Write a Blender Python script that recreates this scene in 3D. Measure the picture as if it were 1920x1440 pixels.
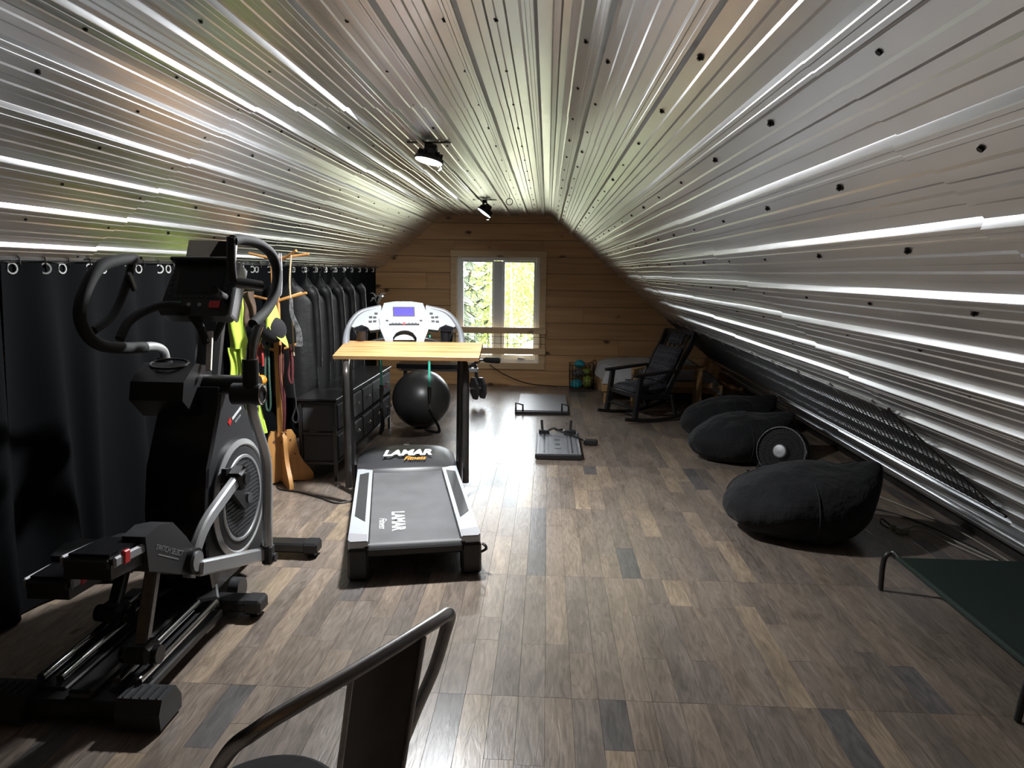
import bpy, bmesh, math, random
from mathutils import Vector, Matrix, Euler, noise

for _o in list(bpy.data.objects):
    bpy.data.objects.remove(_o, do_unlink=True)
SC = bpy.context.scene
COL = SC.collection
random.seed(7)

# ------------------------------------------------------------------ camera
cd = bpy.data.cameras.new('camera')
cd.sensor_width = 36.0
cd.lens = 1310.0 * 36.0 / 1920.0
cd.clip_start = 0.02
cam = bpy.data.objects.new('camera', cd)
COL.objects.link(cam)
_d = Vector((67.0 / 1310, 212.0 / 1310, 1.0)).normalized()      # room axis seen by the camera (right, up, forward)
_z = Vector((0.012, 1.0, 0.0)); _z.z = -(_z.x * _d.x + _z.y * _d.y) / _d.z; _z.normalize()
_x = _d.cross(_z)
if _x.x < 0: _x = -_x
_right = Vector((_x.x, _d.x, _z.x)); _up = Vector((_x.y, _d.y, _z.y)); _fwd = Vector((_x.z, _d.z, _z.z))
cam.matrix_world = Matrix(((_right.x, _up.x, -_fwd.x, 0.0), (_right.y, _up.y, -_fwd.y, 0.0),
                           (_right.z, _up.z, -_fwd.z, 1.6), (0, 0, 0, 1)))
SC.camera = cam

# ------------------------------------------------------------------ world (bright overcast sky), exposure
SC.view_settings.view_transform = 'Standard'
SC.view_settings.look = 'None'
SC.view_settings.exposure = 0.15
SC.view_settings.gamma = 1.0
SC.view_settings.use_curve_mapping = False
SC.cycles.sample_clamp_indirect = 4.0; SC.cycles.max_bounces = 7; SC.cycles.diffuse_bounces = 3; SC.cycles.glossy_bounces = 5
SC.cycles.use_denoising = True; SC.cycles.denoising_prefilter = 'ACCURATE'; SC.cycles.denoising_input_passes = 'RGB_ALBEDO_NORMAL'
W = bpy.data.worlds.new('overcast_sky'); SC.world = W; W.use_nodes = True
_bg = W.node_tree.nodes['Background']
_bg.inputs['Color'].default_value = (0.90, 0.96, 1.0, 1); _bg.inputs['Strength'].default_value = 17.5

# ------------------------------------------------------------------ mesh helpers
_cb = None
def _chamfer():
    global _cb
    if _cb: return _cb
    bm = bmesh.new(); key = {}
    for sx in (-1, 1):
        for sy in (-1, 1):
            for sz in (-1, 1):
                for k in range(3):
                    p = [sx, sy, sz]
                    q = tuple(p[i] * (1.0 if i == k else 0.6) for i in range(3))
                    key[bm.verts.new(q)] = (sx, sy, sz, k)
    bm.verts.ensure_lookup_table(); bm.verts.index_update()
    ks = [key[v] for v in bm.verts]
    bmesh.ops.convex_hull(bm, input=bm.verts)
    bmesh.ops.dissolve_limit(bm, angle_limit=0.01, verts=bm.verts, edges=bm.edges)
    bm.verts.index_update()
    _cb = (ks, [[v.index for v in f.verts] for f in bm.faces]); bm.free()
    return _cb

def cr(pts, n=6, closed=False):
    """Catmull-Rom through the points."""
    P = [Vector(p) for p in pts]; out = []; N = len(P)
    rng = N if closed else N - 1
    for i in range(rng):
        p1, p2 = P[i], P[(i + 1) % N]
        p0 = P[(i - 1) % N] if (closed or i > 0) else p1 * 2 - p2
        p3 = P[(i + 2) % N] if (closed or i < N - 2) else p2 * 2 - p1
        for k in range(n):
            t = k / n
            out.append(0.5 * ((2 * p1) + (p2 - p0) * t + (2 * p0 - 5 * p1 + 4 * p2 - p3) * t * t + (3 * p1 - p0 - 3 * p2 + p3) * t ** 3))
    if not closed: out.append(P[-1])
    return out

def TX(x=0): return Matrix(((0, 0, 1, x), (1, 0, 0, 0), (0, 1, 0, 0), (0, 0, 0, 1)))       # local (u,v,w) -> (Y,Z,X)
def TY(y=0): return Matrix(((1, 0, 0, 0), (0, 0, -1, y), (0, 1, 0, 0), (0, 0, 0, 1)))      # local (u,v,w) -> (X,Z,-Y)
def TR(c, r=(0, 0, 0)): return Matrix.Translation(c) @ Euler(r).to_matrix().to_4x4()
def aim(p, d):                                                                              # local z along d
    return Matrix.Translation(p) @ Vector(d).to_track_quat('Z', 'Y').to_matrix().to_4x4()

class MB:
    def __init__(s, T=None): s.v = []; s.f = []; s.T = T
    def add(s, vs, fs, M=None):
        o = len(s.v)
        if s.T is not None: M = s.T @ M if M is not None else s.T
        if M is not None: vs = [M @ Vector(v) for v in vs]
        s.v += [tuple(v) for v in vs]; s.f += [[i + o for i in f] for f in fs]
        return s
    def box(s, c, size, r=(0, 0, 0), bev=0.0):
        M = TR(c, r); hx, hy, hz = size[0] / 2, size[1] / 2, size[2] / 2
        if bev <= 0:
            vs = [(x * hx, y * hy, z * hz) for x in (-1, 1) for y in (-1, 1) for z in (-1, 1)]
            return s.add(vs, [(0, 1, 3, 2), (4, 6, 7, 5), (0, 4, 5, 1), (2, 3, 7, 6), (0, 2, 6, 4), (1, 5, 7, 3)], M)
        ks, fs = _chamfer(); h = (hx, hy, hz); b = min(bev, hx * .95, hy * .95, hz * .95)
        vs = [tuple(k[i] * (h[i] if i == k[3] else h[i] - b) for i in range(3)) for k in ks]
        return s.add(vs, fs, M)
    def bar(s, p0, p1, w, h, up=(0, 0, 1), bev=0.0):
        """square bar from p0 to p1: w across, h along up"""
        p0 = Vector(p0); p1 = Vector(p1); d = p1 - p0; L = d.length; d.normalize()
        x = d.cross(Vector(up));
        if x.length < 1e-4: x = d.cross(Vector((1, 0, 0)))
        x.normalize(); u = x.cross(d)
        M = Matrix(((x.x, d.x, u.x, 0), (x.y, d.y, u.y, 0), (x.z, d.z, u.z, 0), (0, 0, 0, 1))); M.translation = (p0 + p1) / 2
        o = MB().box((0, 0, 0), (w, L, h), bev=bev)
        return s.add(o.v, o.f, M)
    def tube(s, pts, r, n=10, closed=False, cap=True):
        P = [Vector(p) for p in pts]; N = len(P); rs = r if isinstance(r, (list, tuple)) else [r] * N
        T = []
        for i in range(N):
            a = P[(i - 1) % N] if (closed or i > 0) else P[0]; b = P[(i + 1) % N] if (closed or i < N - 1) else P[-1]
            T.append((b - a).normalized())
        nrm = T[0].orthogonal().normalized(); vs = []; fs = []
        for i in range(N):
            if i: 
                nrm = nrm - T[i] * nrm.dot(T[i])
                nrm = nrm.normalized() if nrm.length > 1e-6 else T[i].orthogonal().normalized()
            b = T[i].cross(nrm)
            for k in range(n):
                a = 2 * math.pi * k / n
                vs.append(P[i] + (nrm * math.cos(a) + b * math.sin(a)) * rs[i])
        for i in range(N if closed else N - 1):
            j = (i + 1) % N
            for k in range(n):
                l = (k + 1) % n
                fs.append((i * n + k, i * n + l, j * n + l, j * n + k))
        if cap and not closed:
            fs.append(tuple(range(n - 1, -1, -1))); fs.append(tuple((N - 1) * n + k for k in range(n)))
        return s.add(vs, fs)
    def cyl(s, p0, p1, r, r1=None, n=16, cap=True):
        return s.tube([p0, p1], [r, r if r1 is None else r1], n, cap=cap)
    def lathe(s, prof, n=24, M=None, closed=False):
        vs = []; fs = []; N = len(prof)
        for (r, h) in prof:
            for k in range(n):
                a = 2 * math.pi * k / n; vs.append((r * math.cos(a), r * math.sin(a), h))
        for i in range(N if closed else N - 1):
            j = (i + 1) % N
            for k in range(n):
                l = (k + 1) % n; fs.append((i * n + k, i * n + l, j * n + l, j * n + k))
        if not closed:
            fs.append(tuple(range(n - 1, -1, -1))); fs.append(tuple((N - 1) * n + k for k in range(n)))
        return s.add(vs, fs, M)
    def torus(s, c, R, r, axis=(0, 0, 1), n=20, m=6, sx=1.0, sy=1.0):
        M = aim(c, axis)
        return s.tube([M @ Vector((R * sx * math.cos(2 * math.pi * k / n), R * sy * math.sin(2 * math.pi * k / n), 0)) for k in range(n)], r, m, closed=True)
    def prism(s, poly, t, M=None, w0=None):
        """polygon (u,v) extruded t along w, centred, or from w0"""
        a = -t / 2 if w0 is None else w0; n = len(poly)
        vs = [(u, v, a) for u, v in poly] + [(u, v, a + t) for u, v in poly]
        fs = [tuple(range(n - 1, -1, -1)), tuple(range(n, 2 * n))] + [(i, (i + 1) % n, n + (i + 1) % n, n + i) for i in range(n)]
        return s.add(vs, fs, M)
    def sweep(s, pts, w, h, up=(1, 0, 0)):
        """flat bar bent along a path: w along up, h across"""
        P = [Vector(p) for p in pts]; U = Vector(up); vs = []; fs = []; N = len(P)
        c = min(w, h) * .22
        for i in range(N):
            d = (P[min(i + 1, N - 1)] - P[max(i - 1, 0)]).normalized(); x = d.cross(U).normalized()
            for (a, b) in ((-1, -1), (1, -1), (1, 1), (-1, 1)):
                for (ca, cb) in (((0, 1), (1, 0)) if a * b > 0 else ((1, 0), (0, 1))):
                    vs.append(P[i] + U * a * (w / 2 - c * ca) + x * b * (h / 2 - c * cb))
        for i in range(N - 1):
            for k in range(8): fs.append((i * 8 + k, i * 8 + (k + 1) % 8, (i + 1) * 8 + (k + 1) % 8, (i + 1) * 8 + k))
        fs += [tuple(range(7, -1, -1)), tuple((N - 1) * 8 + k for k in range(8))]
        return s.add(vs, fs)
    def ball(s, c, R, nu=20, nv=12, M=None):
        R = R if isinstance(R, (list, tuple)) else (R, R, R)
        vs = []; fs = []
        for j in range(nv + 1):
            t = math.pi * j / nv
            for i in range(nu):
                a = 2 * math.pi * i / nu
                vs.append((c[0] + R[0] * math.sin(t) * math.cos(a), c[1] + R[1] * math.sin(t) * math.sin(a), c[2] + R[2] * math.cos(t)))
        for j in range(nv):
            for i in range(nu):
                l = (i + 1) % nu; fs.append((j * nu + i, (j + 1) * nu + i, (j + 1) * nu + l, j * nu + l))
        return s.add(vs, fs, M)
    def grid(s, fn, nu, nv, wrap=False, thick=None):
        """fn(u,v) in 0..1 -> point; thick = offset vector for a second skin"""
        vs = [Vector(fn(i / nu, j / nv)) for j in range(nv + 1) for i in range(nu + 1)]
        fs = []; w = nu + 1
        for j in range(nv):
            for i in range(nu): fs.append((j * w + i, j * w + i + 1, (j + 1) * w + i + 1, (j + 1) * w + i))
        if thick is not None:
            T = Vector(thick); n = len(vs)
            vs = vs + [v + T for v in vs]; fs2 = [tuple(n + q for q in reversed(f)) for f in fs]
            rim = [i for i in range(w)] + [j * w + nu for j in range(1, nv + 1)] + [nv * w + i for i in range(nu - 1, -1, -1)] + [j * w for j in range(nv - 1, 0, -1)]
            fs3 = [(rim[k], rim[(k + 1) % len(rim)], n + rim[(k + 1) % len(rim)], n + rim[k]) for k in range(len(rim))]
            fs = fs + fs2 + [tuple(reversed(f)) for f in fs3]
        return s.add(vs, fs)
    def mesh(s, name, smooth=True, ang=0.6):
        me = bpy.data.meshes.new(name); me.from_pydata([tuple(v) for v in s.v], [], [tuple(f) for f in s.f])
        bm = bmesh.new(); bm.from_mesh(me); bmesh.ops.recalc_face_normals(bm, faces=bm.faces); bm.to_mesh(me); bm.free()
        if smooth:
            me.polygons.foreach_set('use_smooth', [True] * len(me.polygons)); me.set_sharp_from_angle(angle=ang)
        me.update(); return me

def rootmat(o):
    while o.parent: o = o.parent
    return Matrix.LocRotScale(o.location, o.rotation_euler, None)
def obj(name, data, mat=None, parent=None):
    o = bpy.data.objects.new(name, data); COL.objects.link(o)
    if data is not None and mat is not None and not data.materials: data.materials.append(MAT[mat] if isinstance(mat, str) else mat)
    if parent: o.parent = parent
    return o
def part(mb, name, mat, parent, world=False, smooth=True, label=None, ang=0.6):
    """a mesh of a thing; world=True: built in room coordinates"""
    if world and parent is not None:
        I = rootmat(parent).inverted(); mb.v = [tuple(I @ Vector(v)) for v in mb.v]
    o = obj(name, mb.mesh(name, smooth, ang), mat, parent)
    if label: o['label'] = label
    return o
def tag(o, label, cat, group=None):
    o['label'] = label; o['category'] = cat
    if group: o['group'] = group
    return o
def thing(name, label, cat, loc=(0, 0, 0), rz=0.0, group=None):
    o = bpy.data.objects.new(name, None); COL.objects.link(o); o.location = loc; o.rotation_euler = (0, 0, rz); o.empty_display_size = 0.1
    return tag(o, label, cat, group)
def struct(o):
    o['kind'] = 'structure'; return o
def single(mb, name, mat, label, cat, loc=(0, 0, 0), group=None, world=True, **k):
    """a thing of one mesh with its origin at loc; verts in room coordinates"""
    if world: mb.v = [tuple(Vector(v) - Vector(loc)) for v in mb.v]
    o = obj(name, mb.mesh(name, **k), mat); o.location = loc
    return tag(o, label, cat, group)
def text_mb(body, size, M, shear=0.0, depth=0.0008, sx=1.0, space=1.0, bold=0.0):
    c = bpy.data.curves.new('txt', 'FONT'); c.body = body; c.size = size; c.shear = shear; c.extrude = depth; c.offset = bold
    c.align_x = 'CENTER'; c.align_y = 'CENTER'; c.space_character = space; c.resolution_u = 3
    o = bpy.data.objects.new('txt', c); COL.objects.link(o)
    dg = bpy.context.evaluated_depsgraph_get(); me = o.evaluated_get(dg).to_mesh()
    vs = [(v.co.x * sx, v.co.y, v.co.z) for v in me.vertices]; fs = [tuple(p.vertices) for p in me.polygons]
    o.evaluated_get(dg).to_mesh_clear(); bpy.data.objects.remove(o, do_unlink=True); bpy.data.curves.remove(c)
    return MB().add(vs, fs, M)

# ------------------------------------------------------------------ materials
MAT = {}
def mat(name, col, rough=0.5, metal=0.0, var=None, bump=None, emit=None, sheen=0.0, coat=0.0, spec=None):
    """var=(scale xyz, amount): mottled tone; bump=(scale xyz, strength, distance)"""
    m = bpy.data.materials.new(name); m.use_nodes = True; MAT[name] = m
    nt = m.node_tree; b = nt.nodes['Principled BSDF']
    b.inputs['Base Color'].default_value = (*col, 1); b.inputs['Roughness'].default_value = rough; b.inputs['Metallic'].default_value = metal
    if sheen: b.inputs['Sheen Weight'].default_value = sheen
    if coat: b.inputs['Coat Weight'].default_value = coat
    if spec is not None: b.inputs['Specular IOR Level'].default_value = spec
    if emit: b.inputs['Emission Color'].default_value = (*emit[0], 1); b.inputs['Emission Strength'].default_value = emit[1]
    if var or bump: tc = nt.nodes.new('ShaderNodeTexCoord')
    def ns(sc, det=4):
        mp = nt.nodes.new('ShaderNodeMapping'); mp.inputs['Scale'].default_value = sc if isinstance(sc, (tuple, list)) else (sc, sc, sc)
        nt.links.new(tc.outputs['Object'], mp.inputs['Vector'])
        n = nt.nodes.new('ShaderNodeTexNoise'); n.inputs['Scale'].default_value = 1; n.inputs['Detail'].default_value = det
        nt.links.new(mp.outputs['Vector'], n.inputs['Vector']); return n
    if var:
        n = ns(var[0]); mr = nt.nodes.new('ShaderNodeMapRange'); mr.inputs['From Min'].default_value = 0.3; mr.inputs['From Max'].default_value = 0.7
        mr.inputs['To Min'].default_value = 1 - var[1]; mr.inputs['To Max'].default_value = 1 + var[1]; nt.links.new(n.outputs['Fac'], mr.inputs['Value'])
        mx = nt.nodes.new('ShaderNodeVectorMath'); mx.operation = 'SCALE'; mx.inputs[0].default_value = col
        nt.links.new(mr.outputs['Result'], mx.inputs['Scale']); nt.links.new(mx.outputs['Vector'], b.inputs['Base Color'])
    if bump:
        n = ns(bump[0]); bp = nt.nodes.new('ShaderNodeBump'); bp.inputs['Strength'].default_value = bump[1]; bp.inputs['Distance'].default_value = bump[2] if len(bump) > 2 else 0.01
        nt.links.new(n.outputs['Fac'], bp.inputs['Height']); nt.links.new(bp.outputs['Normal'], b.inputs['Normal'])
    return m

mat('black_plastic', (0.014, 0.014, 0.015), 0.42)
mat('black_gloss', (0.010, 0.010, 0.012), 0.18)
mat('black_metal', (0.016, 0.016, 0.017), 0.32, 0.0, spec=0.7)
mat('charcoal_plastic', (0.034, 0.035, 0.038), 0.40)
mat('foam', (0.012, 0.012, 0.012), 0.8, bump=(220, 0.25, 0.002))
mat('silver_paint', (0.46, 0.47, 0.48), 0.34, 0.55)
mat('silver_plastic', (0.48, 0.51, 0.54), 0.34, 0.2)
mat('white_panel', (0.225, 0.24, 0.245), 0.5)
mat('bright_ring', (0.62, 0.62, 0.60), 0.25, 0.3)
mat('console_silver', (0.15, 0.158, 0.17), 0.36, 0.2)
mat('chair_tube', (0.42, 0.42, 0.43), 0.30, 1.0, var=(25, 0.15))
mat('chrome', (0.80, 0.80, 0.80), 0.12, 1.0)
mat('gunmetal', (0.20, 0.20, 0.21), 0.26, 1.0, var=(40, 0.12))
mat('dark_steel', (0.055, 0.050, 0.047), 0.34, 0.6, var=(9, 0.25))
mat('rubber_belt', (0.105, 0.105, 0.110), 0.55, var=((5, 5, 5), 0.16), bump=(260, 0.25, 0.001))
mat('ball_vinyl', (0.020, 0.020, 0.020), 0.36)
mat('blue_screen', (0.02, 0.02, 0.05), 0.3, emit=((0.10, 0.06, 0.62), 1.0))
mat('red', (0.62, 0.03, 0.03), 0.4)
mat('green_button', (0.03, 0.22, 0.14), 0.4)
mat('white_print', (0.85, 0.85, 0.84), 0.5)
mat('grey_print', (0.30, 0.30, 0.32), 0.5)
mat('orange_print', (0.85, 0.30, 0.03), 0.5)
mat('band_green', (0.06, 0.42, 0.30), 0.4)
mat('neon', (0.62, 0.85, 0.10), 0.75, bump=(60, 0.3, 0.004), sheen=0.2)
mat('black_fabric', (0.013, 0.013, 0.015), 0.9, var=(14, 0.3), bump=(30, 0.35, 0.006), sheen=0.08)
mat('beanbag_cloth', (0.011, 0.0115, 0.013), 0.95, var=(5, 0.25), bump=(9, 0.9, 0.03), sheen=0.05, spec=0.3)
mat('curtain_cloth', (0.0055, 0.006, 0.0068), 0.9, bump=(90, 0.15, 0.002), spec=0.05)
mat('coat_cloth', (0.0045, 0.0045, 0.005), 0.55, bump=(12, 0.4, 0.01))
mat('drawer_cloth', (0.040, 0.040, 0.043), 0.8, bump=(160, 0.2, 0.002))
mat('black_lacquer', (0.013, 0.012, 0.012), 0.28)
mat('grey_bedding', (0.42, 0.42, 0.43), 0.9, var=(4, 0.15), bump=(7, 0.6, 0.02))
mat('dark_bedding', (0.030, 0.030, 0.034), 0.9, bump=(8, 0.5, 0.02))
mat('camo', (0.11, 0.11, 0.11), 0.9, var=(45, 0.8))
mat('brown_cloth', (0.10, 0.065, 0.045), 0.9, var=(20, 0.3))
mat('red_cord', (0.35, 0.03, 0.025), 0.7, var=(120, 0.4))
mat('maroon_cord', (0.085, 0.014, 0.016), 0.7, var=(150, 0.6))
mat('tan_strap', (0.40, 0.32, 0.20), 0.8)
mat('green_rope', (0.035, 0.085, 0.060), 0.7, var=(160, 0.6))
mat('amber_ball', (0.62, 0.28, 0.03), 0.5, var=(60, 0.4))
mat('yellow_cloth', (0.70, 0.58, 0.10), 0.8)
mat('teal', (0.02, 0.30, 0.36), 0.5, var=(20, 0.4))
mat('lime_toy', (0.24, 0.30, 0.04), 0.6, var=(20, 0.4))
mat('rope_brown', (0.20, 0.11, 0.06), 0.9)
mat('cot_green', (0.007, 0.022, 0.015), 0.8, bump=(120, 0.2, 0.002))
mat('beige_cord', (0.30, 0.28, 0.24), 0.6)
mat('paper', (0.62, 0.58, 0.52), 0.6)
mat('pink', (0.75, 0.16, 0.22), 0.6)
mat('white_vinyl', (0.80, 0.80, 0.78), 0.4)
mat('led_lens', (0.9, 0.9, 0.9), 0.4, emit=((0.96, 0.98, 1.0), 6.0))
mat('led_lens_far', (0.9, 0.9, 0.9), 0.4, emit=((0.96, 0.98, 1.0), 5.0))
mat('bark', (0.10, 0.075, 0.05), 0.9, var=(8, 0.3))
mat('birch_bark', (0.62, 0.60, 0.55), 0.8, var=((3, 3, 14), 0.3))
mat('spruce_needles', (0.105, 0.125, 0.078), 0.8, var=(3, 0.4))
mat('birch_leaves', (0.135, 0.16, 0.028), 0.7, var=(2, 0.35))
mat('meadow', (0.46, 0.44, 0.29), 0.9, var=(0.6, 0.4))
mat('grey_mat', (0.17, 0.17, 0.18), 0.42, var=((2, 18, 2), 0.10))
mat('board_grey', (0.20, 0.21, 0.23), 0.34, var=((30, 3, 3), 0.2))
mat('frosted_wall', (0.05, 0.04, 0.03), 0.9)
mat('screw_black', (0.012, 0.012, 0.012), 0.5)

def wood(name, light, dark, axis='x', grain=1.0, rough=0.5, knots=0.0, rnd=0.0):
    m = bpy.data.materials.new(name); m.use_nodes = True; MAT[name] = m
    nt = m.node_tree; N = nt.nodes; L = nt.links; b = N['Principled BSDF']; b.inputs['Roughness'].default_value = rough
    tc = N.new('ShaderNodeTexCoord'); mp = N.new('ShaderNodeMapping')
    s = {'x': (0.9, 14, 14), 'y': (14, 0.9, 14), 'z': (14, 14, 0.9)}[axis]
    mp.inputs['Scale'].default_value = tuple(q * grain for q in s)
    oi = N.new('ShaderNodeObjectInfo'); ad = N.new('ShaderNodeVectorMath'); ad.operation = 'MULTIPLY_ADD'
    cx = N.new('ShaderNodeCombineXYZ')
    for k in range(3): L.new(oi.outputs['Random'], cx.inputs[k])
    ad.inputs[1].default_value = (37, 53, 71); L.new(cx.outputs[0], ad.inputs[0]); L.new(tc.outputs['Object'], ad.inputs[2])
    L.new(ad.outputs[0], mp.inputs['Vector'])
    n = N.new('ShaderNodeTexNoise'); n.inputs['Scale'].default_value = 1.6; n.inputs['Detail'].default_value = 5; n.inputs['Distortion'].default_value = 0.6
    L.new(mp.outputs[0], n.inputs['Vector'])
    rp = N.new('ShaderNodeValToRGB'); rp.color_ramp.elements[0].position = 0.34; rp.color_ramp.elements[1].position = 0.66
    rp.color_ramp.elements[0].color = (*dark, 1); rp.color_ramp.elements[1].color = (*light, 1); L.new(n.outputs['Fac'], rp.inputs['Fac'])
    out = rp.outputs['Color']
    if rnd:
        mr = N.new('ShaderNodeMapRange'); mr.inputs['To Min'].default_value = 1 - rnd; mr.inputs['To Max'].default_value = 1 + rnd; L.new(oi.outputs['Random'], mr.inputs['Value'])
        sc = N.new('ShaderNodeVectorMath'); sc.operation = 'SCALE'; L.new(out, sc.inputs[0]); L.new(mr.outputs[0], sc.inputs['Scale']); out = sc.outputs[0]
    if knots:
        mk = N.new('ShaderNodeMapping'); k = {'x': (2.4, 4.4, 4.4), 'y': (4.4, 2.4, 4.4), 'z': (4.4, 4.4, 2.4)}[axis]; mk.inputs['Scale'].default_value = k
        L.new(ad.outputs[0], mk.inputs['Vector'])
        nz = N.new('ShaderNodeTexNoise'); nz.inputs['Scale'].default_value = 6; L.new(mk.outputs[0], nz.inputs['Vector'])
        mxv = N.new('ShaderNodeVectorMath'); mxv.operation = 'MULTIPLY_ADD'; mxv.inputs[1].default_value = (.12, .12, .12); L.new(nz.outputs['Color'], mxv.inputs[0]); L.new(mk.outputs[0], mxv.inputs[2])
        v = N.new('ShaderNodeTexVoronoi'); v.inputs['Scale'].default_value = 1.0; L.new(mxv.outputs[0], v.inputs['Vector'])
        r2 = N.new('ShaderNodeValToRGB'); r2.color_ramp.elements[0].position = 0.07; r2.color_ramp.elements[1].position = 0.15
        r2.color_ramp.elements[0].color = (knots, knots, knots, 1); r2.color_ramp.elements[1].color = (0, 0, 0, 1); L.new(v.outputs['Distance'], r2.inputs['Fac'])
        mx = N.new('ShaderNodeMix'); mx.data_type = 'RGBA'; L.new(r2.outputs['Color'], mx.inputs[0]); L.new(out, mx.inputs[6]); mx.inputs[7].default_value = (0.05, 0.016, 0.006, 1)
        out = mx.outputs[2]
    L.new(out, b.inputs['Base Color'])
    bp = N.new('ShaderNodeBump'); bp.inputs['Strength'].default_value = 0.12; bp.inputs['Distance'].default_value = 0.004; L.new(n.outputs['Fac'], bp.inputs['Height']); L.new(bp.outputs['Normal'], b.inputs['Normal'])
    return m
wood('pine_board', (0.54, 0.315, 0.140), (0.43, 0.235, 0.095), 'x', 0.7, 0.5, knots=0.9, rnd=0.12)
wood('pine_trim', (0.66, 0.47, 0.27), (0.56, 0.38, 0.20), 'x', 0.7, 0.5, knots=0.7, rnd=0.06)
wood('desk_wood', (0.43, 0.25, 0.105), (0.25, 0.12, 0.043), 'x', 1.4, 0.45, rnd=0.0)
wood('rack_wood', (0.55, 0.28, 0.09), (0.45, 0.21, 0.06), 'z', 0.8, 0.5)
wood('bench_wood', (0.42, 0.26, 0.11), (0.34, 0.20, 0.08), 'x', 0.8, 0.55)

def galvanised():
    m = bpy.data.materials.new('galvanised_steel'); m.use_nodes = True; MAT['galv'] = m
    nt = m.node_tree; N = nt.nodes; L = nt.links; b = N['Principled BSDF']; b.inputs['Metallic'].default_value = 1.0
    tc = N.new('ShaderNodeTexCoord')
    n1 = N.new('ShaderNodeTexNoise'); n1.inputs['Scale'].default_value = 1.7; n1.inputs['Detail'].default_value = 3; L.new(tc.outputs['Object'], n1.inputs['Vector'])
    n2 = N.new('ShaderNodeTexNoise'); n2.inputs['Scale'].default_value = 14; n2.inputs['Detail'].default_value = 4; L.new(tc.outputs['Object'], n2.inputs['Vector'])
    mr = N.new('ShaderNodeMapRange'); mr.inputs['To Min'].default_value = 0.28; mr.inputs['To Max'].default_value = 0.37; L.new(n2.outputs['Fac'], mr.inputs['Value']); L.new(mr.outputs[0], b.inputs['Roughness'])
    rp = N.new('ShaderNodeValToRGB'); rp.color_ramp.elements[0].color = (0.70, 0.715, 0.735, 1); rp.color_ramp.elements[1].color = (0.82, 0.835, 0.855, 1); L.new(n1.outputs['Fac'], rp.inputs['Fac']); L.new(rp.outputs['Color'], b.inputs['Base Color'])
    mp = N.new('ShaderNodeMapping'); mp.inputs['Scale'].default_value = (6, 1.6, 6); L.new(tc.outputs['Object'], mp.inputs['Vector'])
    n3 = N.new('ShaderNodeTexNoise'); n3.inputs['Scale'].default_value = 1; n3.inputs['Detail'].default_value = 2; L.new(mp.outputs[0], n3.inputs['Vector'])
    bp = N.new('ShaderNodeBump'); bp.inputs['Strength'].default_value = 0.12; bp.inputs['Distance'].default_value = 0.006; L.new(n3.outputs['Fac'], bp.inputs['Height']); L.new(bp.outputs['Normal'], b.inputs['Normal'])
galvanised()

def plank_material():
    m = bpy.data.materials.new('vinyl_plank'); m.use_nodes = True; MAT['plank'] = m
    nt = m.node_tree; N = nt.nodes; L = nt.links; b = N['Principled BSDF']
    at = N.new('ShaderNodeAttribute'); at.attribute_name = 'tone'; tc = N.new('ShaderNodeTexCoord')
    rp = N.new('ShaderNodeValToRGB'); cr_ = rp.color_ramp; cr_.interpolation = 'LINEAR'
    cols = [(0.0, (0.108, 0.103, 0.102)), (0.14, (0.135, 0.120, 0.111)), (0.2, (0.172, 0.143, 0.122)), (0.6, (0.210, 0.168, 0.134)), (0.82, (0.242, 0.190, 0.146)), (1.0, (0.305, 0.236, 0.166))]
    cr_.elements[0].position = 0; cr_.elements[0].color = (*cols[0][1], 1); cr_.elements[1].position = 1; cr_.elements[1].color = (*cols[-1][1], 1)
    for p, c in cols[1:-1]:
        e = cr_.elements.new(p); e.color = (*c, 1)
    L.new(at.outputs['Fac'], rp.inputs['Fac'])
    mu = N.new('ShaderNodeMath'); mu.operation = 'MULTIPLY'; mu.inputs[1].default_value = 91.0; L.new(at.outputs['Fac'], mu.inputs[0])
    cx = N.new('ShaderNodeCombineXYZ'); L.new(mu.outputs[0], cx.inputs[0]); L.new(mu.outputs[0], cx.inputs[1])
    ad = N.new('ShaderNodeVectorMath'); ad.operation = 'ADD'; L.new(tc.outputs['Object'], ad.inputs[0]); L.new(cx.outputs[0], ad.inputs[1])
    def nz(sc, det, dist=0.0):
        mp = N.new('ShaderNodeMapping'); mp.inputs['Scale'].default_value = sc; L.new(ad.outputs[0], mp.inputs['Vector'])
        n = N.new('ShaderNodeTexNoise'); n.inputs['Scale'].default_value = 1; n.inputs['Detail'].default_value = det; n.inputs['Distortion'].default_value = dist; L.new(mp.outputs[0], n.inputs['Vector']); return n
    g = nz((34, 5.0, 1), 7, 2.2); bl = nz((7, 2.2, 1), 3, 0.5)
    def scl(src, lo, hi, col):
        mr = N.new('ShaderNodeMapRange'); mr.inputs['From Min'].default_value = .3; mr.inputs['From Max'].default_value = .7; mr.inputs['To Min'].default_value = lo; mr.inputs['To Max'].default_value = hi; L.new(src, mr.inputs['Value'])
        s = N.new('ShaderNodeVectorMath'); s.operation = 'SCALE'; L.new(col, s.inputs[0]); L.new(mr.outputs[0], s.inputs['Scale']); return s.outputs[0]
    c = scl(g.outputs['Fac'], 0.66, 1.32, rp.outputs['Color']); c = scl(bl.outputs['Fac'], 0.78, 1.2, c)
    L.new(c, b.inputs['Base Color'])
    mr = N.new('ShaderNodeMapRange'); mr.inputs['To Min'].default_value = 0.24; mr.inputs['To Max'].default_value = 0.36; L.new(bl.outputs['Fac'], mr.inputs['Value']); L.new(mr.outputs[0], b.inputs['Roughness'])
    bp = N.new('ShaderNodeBump'); bp.inputs['Strength'].default_value = 0.25; bp.inputs['Distance'].default_value = 0.003; L.new(g.outputs['Fac'], bp.inputs['Height']); L.new(bp.outputs['Normal'], b.inputs['Normal'])
plank_material()

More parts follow.
